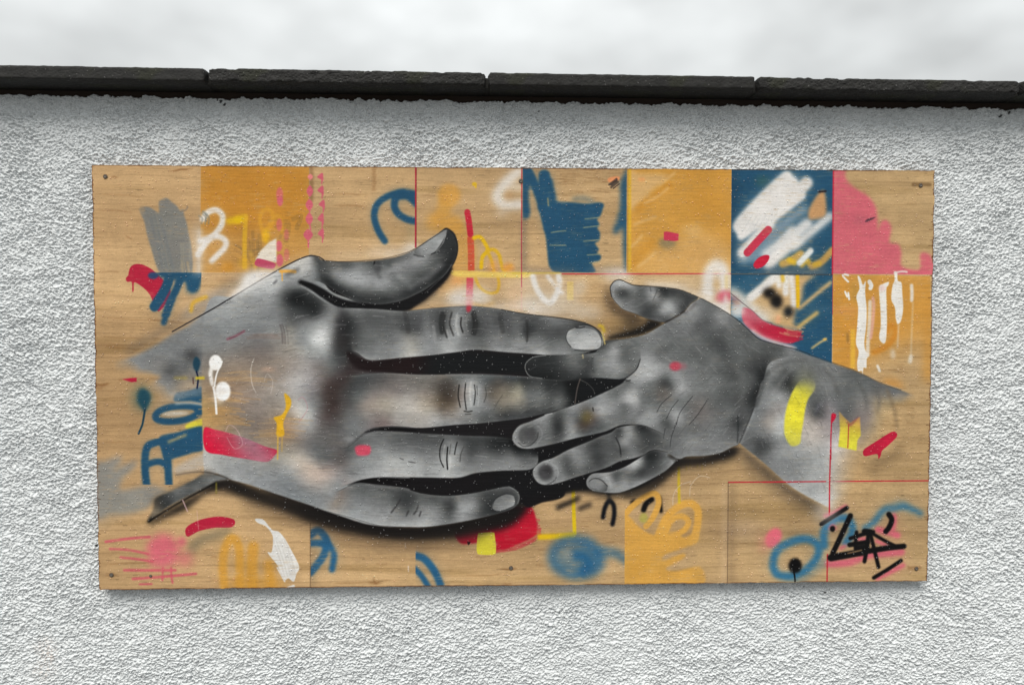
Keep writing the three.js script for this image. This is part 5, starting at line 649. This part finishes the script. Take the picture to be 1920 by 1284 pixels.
// its thumb
tone([872, 175, 882, 145, 912, 114, 950, 106, 1010, 130, 1062, 150, 1180, 158, 1300, 168, 1420, 185, 1520, 220, 1580, 252, 1520, 300, 1470, 358, 1400, 402, 1312, 448, 1180, 422, 1080, 382, 980, 346, 930, 302, 885, 242], tones([[900, 150, 144], [888, 200, 122], [930, 280, 128], [950, 150, 154], [1000, 140, 166], [960, 200, 76], [1000, 220, 72], [1050, 180, 124], [1020, 250, 100], [1100, 200, 94], [1000, 310, 117], [1100, 300, 100], [1150, 250, 106], [1200, 220, 134], [1240, 250, 154], [1280, 220, 70], [1180, 320, 78], [1250, 300, 90], [1250, 380, 96], [1300, 340, 146], [1350, 310, 150], [1420, 290, 110], [1400, 250, 84], [1350, 200, 72], [1450, 210, 74], [1520, 260, 74], [1480, 320, 68], [1420, 380, 122], [1330, 420, 88], [1200, 400, 68], [1460, 350, 58]]), { rim: .8, b: .7 });
line(6, [34, 34, 38], [885, 245, 872, 175, 884, 142, 912, 113, 950, 105, 1010, 129, 1062, 149, 1180, 157, 1300, 167, 1420, 184, 1520, 219], { a: .85, b: .5 }); line(8, [150, 154, 156], [900, 230, 905, 160, 930, 125], { a: .5, b: 1 }); line(10, [24, 24, 26], [1312, 450, 1400, 404, 1472, 358], { a: .85, b: 1.5 }); for (const s of [[1250, 185, 1240, 220, 1215, 270], [1298, 190, 1290, 220, 1262, 250], [1195, 165, 1200, 200]]) line(7, [58, 60, 62], s, { a: .6, b: .8 });
// its little, ring and middle fingers
view(940, 680);
area([18, 17, 19], [820, 860, 900, 800, 1040, 775, 1120, 745, 1150, 735, 1080, 775, 980, 830, 860, 878], { b: 1.5 });
tone([686, 960, 700, 920, 742, 887, 830, 880, 900, 870, 1000, 832, 1100, 772, 1200, 712, 1270, 705, 1400, 735, 1455, 762, 1400, 802, 1322, 872, 1200, 942, 1100, 992, 1000, 1032, 940, 1046, 850, 1046, 752, 1032, 702, 1002], tones([[710, 920, 122], [700, 980, 110], [760, 900, 117], [850, 890, 138], [880, 940, 154], [900, 1010, 132], [920, 920, 72], [960, 960, 134], [950, 900, 98], [1020, 860, 112], [1050, 830, 156], [1100, 820, 150], [1060, 900, 88], [1120, 880, 62], [1180, 820, 68], [1200, 880, 74], [1250, 760, 56], [1330, 770, 96], [1300, 840, 90], [1350, 800, 124], [1100, 960, 124], [1020, 1010, 128], [1200, 920, 112], [780, 1030, 90]]), { rim: .8, b: .7, fade: [[1450, 765, 80], [1380, 735, 50]] });
tone([710, 960, 745, 932, 805, 945, 856, 990, 844, 1030, 780, 1022, 722, 1000], tones([[740, 960, 120], [800, 970, 130], [830, 1010, 96], [760, 1000, 120]]), { rim: .3, b: .5 }); line(6, [36, 36, 38], [712, 950, 748, 928, 808, 940, 860, 990], { a: .8, b: .6 }); line(6, [170, 172, 174], [830, 900, 875, 950, 888, 1010], { a: .4, b: 1 });
area([18, 18, 20], [620, 640, 800, 580, 900, 530, 960, 505, 1040, 497, 1080, 500, 1000, 525, 900, 570, 760, 620, 640, 660], { b: 1.6 });
tone([256, 872, 276, 830, 332, 790, 422, 760, 552, 692, 702, 632, 800, 588, 880, 560, 930, 524, 1000, 506, 1130, 500, 1250, 545, 1350, 605, 1425, 685, 1400, 735, 1270, 704, 1200, 710, 1150, 742, 1060, 772, 960, 792, 880, 832, 800, 862, 720, 886, 600, 922, 480, 962, 380, 982, 310, 970, 266, 922], tones([[290, 850, 127], [300, 930, 122], [350, 800, 138], [400, 960, 122], [450, 850, 132], [460, 780, 116], [530, 800, 80], [560, 860, 80], [500, 920, 116], [600, 760, 128], [620, 840, 116], [650, 700, 110], [700, 780, 104], [760, 700, 72], [780, 780, 68], [850, 650, 84], [850, 750, 95], [880, 800, 95], [750, 840, 84], [680, 870, 90], [900, 600, 90], [960, 580, 78], [990, 640, 156], [1010, 570, 138], [1050, 550, 142], [1050, 650, 110], [1080, 600, 110], [1130, 580, 78], [1200, 600, 68], [1150, 680, 78], [1050, 740, 117], [980, 700, 78], [1250, 640, 74], [1000, 760, 110], [1100, 530, 62], [1350, 680, 95], [1300, 600, 90]]), { rim: .8, b: .7, fade: [[1420, 690, 110], [1350, 610, 80], [1390, 735, 70]] });
blob([64, 64, 66], 362, 878, 62, 68, { b: 2.5, a: .9 }); blob([50, 49, 50], 375, 860, 34, 30, { a: .7, b: 3 }); line(7, [150, 152, 154], [400, 800, 450, 840, 462, 900, 430, 950], { a: .5, b: .8 }); line(9, [34, 34, 36], [925, 605, 955, 670, 966, 750], { a: .85, b: .8 }); line(6, [30, 30, 32], [375, 978, 420, 955, 450, 920], { a: .6, b: .6 });
tone([90, 602, 105, 550, 152, 500, 232, 470, 352, 420, 472, 376, 592, 336, 742, 276, 882, 212, 1002, 152, 1050, 160, 1140, 200, 1230, 300, 1200, 440, 1130, 490, 1050, 496, 950, 508, 852, 550, 722, 582, 602, 607, 482, 640, 342, 672, 222, 692, 152, 682, 106, 646], tones([[110, 600, 124], [150, 540, 128], [200, 520, 112], [130, 640, 128], [200, 670, 128], [300, 640, 106], [350, 560, 117], [340, 500, 117], [350, 440, 134], [430, 450, 78], [470, 520, 52], [450, 600, 80], [530, 430, 106], [550, 500, 134], [560, 570, 138], [600, 400, 122], [620, 450, 90], [650, 500, [84, 70, 60]], [650, 560, 90], [700, 400, [106, 96, 80]], [690, 440, [122, 106, 44]], [730, 470, [100, 85, 78]], [760, 520, 84], [740, 330, 122], [800, 370, 154], [850, 350, 142], [850, 300, 132], [850, 440, 122], [800, 500, 95], [900, 280, 116], [950, 230, 110], [930, 350, 132], [1000, 270, 160], [1050, 270, 182], [1080, 320, 154], [1000, 360, 104], [1050, 380, 132], [950, 450, 110], [1050, 450, 116], [1130, 420, 110], [1000, 190, 110], [1100, 250, 144], [1150, 300, 110], [1180, 380, 112]]), { rim: .8, b: .7, fade: [[1210, 330, 120], [1150, 480, 90], [1110, 170, 80], [1220, 420, 90], [1180, 240, 100]] });
blob([80, 81, 82], 218, 585, 78, 80, { b: 2, a: .9 }); blob([64, 64, 66], 235, 570, 50, 40, { a: .6, b: 4 }); line(7, [140, 142, 144], [270, 490, 320, 530, 330, 590, 290, 650], { a: .5, b: .8 }); line(6, [40, 40, 42], [140, 640, 180, 670, 240, 660, 290, 610, 300, 560], { a: .7, b: .6 }); line(8, [30, 28, 26], [738, 362, 742, 388], { a: .9, b: .5 }); line(6, [190, 192, 192], [352, 420, 380, 412, 412, 408], { a: .7, b: .5 });
line(5, [34, 34, 36], [1000, 150, 1040, 142], { a: .9, b: .5 }); line(18, [60, 60, 62], [1290, 150, 1340, 170, 1372, 220], { a: .4, b: 3 });

view(0, 0, 1);
for (let k = 0; k < 520; k++) {                 // torn fibres and a ragged thin brown line along the sawn edges
  const s = brushRnd(), side = k % 4, L = 2 + 9 * brushRnd(), q = side === 0 ? [169.5 + 17 * s, 309 + 796 * s] : side === 1 ? [1751.5 - 10 * s, 322 + 768 * s] : side === 2 ? [170 + 1580 * s, 308.6 + 13 * s] : [188 + 1554 * s, 1104.5 - 15 * s];
  if (side < 2) { const h = (side ? -1 : 1) * L * (brushRnd() < 0.15 ? 0.8 : 0.25); line(1.1, [70, 38, 22], [q[0], q[1], q[0] + h, q[1] + 0.5], { a: .75, b: .3 }); line(1.2, [92, 52, 30], [q[0], q[1] - L, q[0], q[1] + L], { a: .6, b: .3 }); } else line(1.1, [86, 50, 30], [q[0] - 3 * L, q[1], q[0] + 3 * L, q[1]], { a: .4, b: .4 });
}
{ // the same on the small hand: lines fan from the wrist to the fingers, folds cross the forearm
  const sk = skinCtx.getImageData(0, 0, TW, TH).data, ok = (x, y) => { const [u, v] = toBoard(x, y); const iu = Math.round(u), iv = Math.round(v); return iu > 0 && iv > 0 && iu < TW && iv < TH && sk[(iv * TW + iu) * 4 + 3] > 200; };
  for (let k = 0; k < 1100; k++) {
    const x = 970 + 620 * brushRnd(), y = 530 + 390 * brushRnd(), L = 5 + 18 * brushRnd(), t = (x > 1420 ? 1.1 : x > 1230 ? (y < 700 ? 0.75 : -0.75) : -0.38) + 0.5 * (brushRnd() - 0.5), dx = Math.cos(t) * L, dy = Math.sin(t) * L;
    if (y < 525 || !ok(x, y) || !ok(x + dx, y + dy) || !ok(x, y + 5) || !ok(x, y - 5)) continue;
    line(0.8 + 1.2 * brushRnd(), brushRnd() < 0.55 ? 36 : 190, [x, y, x + dx / 2 + 1.5 * (brushRnd() - 0.5), y + dy / 2, x + dx, y + dy], { a: .05 + .09 * brushRnd(), b: .4 });
  }
}
// --- veneer grain showing through the paint, fine paint mottle, then the sheet itself
{
  const lowC = document.createElement('canvas'); lowC.width = TW; lowC.height = TH; const lx = lowC.getContext('2d'); lx.filter = 'blur(11px)'; lx.drawImage(canvas, 0, 0);
  const im = ctx.getImageData(0, 0, TW, TH), d = im.data, lo = lx.getImageData(0, 0, TW, TH).data, sk = skinCtx.getImageData(0, 0, TW, TH).data;
  for (let y = 0; y < TH; y++) for (let x = 0; x < TW; x++) {
    const o = (y * TW + x) * 4, s = sk[o + 3] / 255;
    let g = 1 + 0.045 * (vn(x / 13, y / 1.4 + 300) - 0.5) + 0.06 * (hash(x, y) - 0.5) + 0.05 * (vn(x / 2.6, y / 2.6) - 0.5) + 0.12 * (fbm(x / 46, y / 40 + 60, 4) - 0.5);
    if (s > 0) g *= 1 + s * (0.03 + 0.17 * (fbm(x / 38 + 7, y / 15 + 2, 4) - 0.5) + 0.10 * (fbm(x / 9, y / 6 + 70, 2) - 0.5));        // dry-brushed, layered greys of the skin
    const th = (1 - 0.75 * s) * smooth(26, 110, 0.3 * d[o] + 0.6 * d[o + 1] + 0.1 * d[o + 2]) * (0.04 + 0.34 * smooth(0.55, 0.85, 0.55 * vn(x / 15 + 9, y / 1.7) + 0.45 * fbm(x / 36, y / 26 + 90, 3)));       // paint worn thin along the grain
    for (let c = 0; c < 3; c++) d[o + c] += th * (bare[o + c] - d[o + c]);
    const ck = vn(x / 18 + 60, y / 1.2) > 0.95 && vn(x / 60, y / 40 + 30) > 0.5 ? 0.88 : 1, u = 0.06 + 0.2 * s, dl = u * (0.3 * (d[o] - lo[o]) + 0.6 * (d[o + 1] - lo[o + 1]) + 0.1 * (d[o + 2] - lo[o + 2])), cf = 0.35 + 0.65 * (1 - Math.min(1, (Math.max(d[o], d[o + 1], d[o + 2]) - Math.min(d[o], d[o + 1], d[o + 2])) / 90));
    for (let c = 0; c < 3; c++) d[o + c] = clamp((d[o + c] + dl * cf) * g * ck, 4, 240);
  }
  ctx.putImageData(im, 0, 0);
}
const board = thing('mural_board', 'painted plywood board showing a large and a small grey hand', 'mural', 0, BOARD.y, BOARD.z);
{
  const art = new THREE.CanvasTexture(canvas); art.colorSpace = THREE.SRGBColorSpace; art.magFilter = THREE.LinearFilter; art.minFilter = THREE.LinearMipmapLinearFilter; art.anisotropy = 8;
  const fine = tex(1024, 512, (x, y) => { const v = 255 * (0.6 * vn(x / 26, y / 1.1) + 0.25 * vn(x / 5, y / 5) + 0.15 * hash(x, y)); return [v, v, v]; });
  const face = new THREE.MeshPhysicalMaterial({ map: art, roughness: 0.7, specularIntensity: 0.3, bumpMap: fine, bumpScale: 0.0006 });
  const { w, h, t } = BOARD, nx = 300, ny = 150;
  // painted face with slightly frayed sawn edges
  const g = new THREE.PlaneGeometry(w, h, nx, ny), p = g.attributes.position;
  for (let i = 0; i < p.count; i++) { const x = p.getX(i), y = p.getY(i), ex = w / 2 - Math.abs(x), ey = h / 2 - Math.abs(y); if (ex < 1e-4) p.setX(i, x - Math.sign(x) * 0.0035 * Math.pow(vn(y * 60, x * 9 + 5), 2)); if (ey < 1e-4) p.setY(i, y - Math.sign(y) * 0.0025 * Math.pow(vn(x * 60, y * 9 + 8), 2)); p.setZ(i, 0.003 * (fbm(x * 0.9 + 4, y * 0.9 + 2, 2) - 0.5)); }
  g.computeVertexNormals(); mesh('painted_face', g, face, board);
  // plies of the sheet, seen along its edges
  const plies = ['veneer_ply', 'veneer_ply_001', 'veneer_ply_002', 'veneer_ply_003', 'veneer_ply_004'], n = plies.length;
  const pm = [solid(0.30, 0.17, 0.085, 0.9), solid(0.42, 0.27, 0.14, 0.9)];
  plies.forEach((nm, k) => { const th = (t - 0.002) / n - 0.0003; mesh(nm, new THREE.BoxGeometry(w - 0.005 - (k % 2) * 0.002, h - 0.004 - (k % 2) * 0.002, th).translate(0, 0, -0.0026 - (k + 0.5) * (t - 0.002) / n), pm[k % 2], board); });
  // battens that hold the sheet off the rough wall
  for (const x of [-0.9, 0, 0.9]) mesh('batten', new THREE.BoxGeometry(0.045, h - 0.12, BOARD.z - t - 0.0015).translate(x, 0, -t - (BOARD.z - t) / 2 + 0.0008), pm[0], board);
  // screws with countersunk heads and a drive recess
  const head = new THREE.LatheGeometry([[0, 0.0004], [0.0018, 0.0004], [0.0020, 0.0016], [0.0044, 0.0020], [0.0052, 0.0014], [0.0054, -0.001]].map(([a, b]) => new THREE.Vector2(a, b)), 18).rotateX(Math.PI / 2);
  const sink = new THREE.RingGeometry(0.0053, 0.0078, 20), steel = solid(0.16, 0.14, 0.12, 0.6, { metalness: 0.5 }), burr = solid(0.12, 0.08, 0.05, 0.95);
  const spots = [[197, 331], [976.5, 339.5], [1727, 347.5], [208.5, 1077.5], [958, 1064.5], [1719, 1066], [282, 1079.5]];
  spots.forEach(([px, py], k) => {
    const q = at(px, py, BOARD.z); const s = mesh(k ? 'screw_' + String(k).padStart(3, '0') : 'screw', head, steel, board); s.position.set(q.x, q.y - BOARD.y, 0.0012 + 0.003 * (fbm(q.x * 0.9 + 4, (q.y - BOARD.y) * 0.9 + 2, 2) - 0.5)); s.rotation.z = k; s.scale.setScalar(0.82); if (k === 6) s.scale.setScalar(0.55);
    mesh('splintered_hole', sink, burr, s).position.z = 0.0004;
  });
  // raindrops standing on the paint
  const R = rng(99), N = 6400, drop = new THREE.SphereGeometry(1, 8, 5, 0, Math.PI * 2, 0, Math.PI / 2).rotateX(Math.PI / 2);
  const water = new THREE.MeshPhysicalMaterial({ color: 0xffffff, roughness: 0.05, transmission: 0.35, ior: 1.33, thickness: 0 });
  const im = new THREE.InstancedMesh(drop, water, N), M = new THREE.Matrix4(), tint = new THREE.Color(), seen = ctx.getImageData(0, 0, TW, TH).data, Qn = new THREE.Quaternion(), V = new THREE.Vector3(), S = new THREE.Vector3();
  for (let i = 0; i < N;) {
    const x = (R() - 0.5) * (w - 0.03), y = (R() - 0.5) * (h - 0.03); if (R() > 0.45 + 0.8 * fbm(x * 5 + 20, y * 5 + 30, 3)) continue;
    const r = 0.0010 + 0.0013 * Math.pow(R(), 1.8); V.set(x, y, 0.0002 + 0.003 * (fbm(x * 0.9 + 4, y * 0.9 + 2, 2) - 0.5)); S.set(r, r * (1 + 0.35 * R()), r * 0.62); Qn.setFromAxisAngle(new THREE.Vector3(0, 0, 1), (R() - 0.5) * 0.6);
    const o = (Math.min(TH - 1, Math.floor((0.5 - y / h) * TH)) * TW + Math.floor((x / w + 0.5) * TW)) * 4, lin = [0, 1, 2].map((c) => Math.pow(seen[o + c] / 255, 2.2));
    im.setColorAt(i, tint.setRGB(...lin.map((v) => Math.min(0.92, v * 1.45 + 0.13))));        // paint colour beneath, brightened to stand in for light the drop focuses
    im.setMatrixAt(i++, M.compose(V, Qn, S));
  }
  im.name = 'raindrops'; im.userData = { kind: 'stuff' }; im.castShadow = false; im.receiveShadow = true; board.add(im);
}
renderer.render(scene, camera);
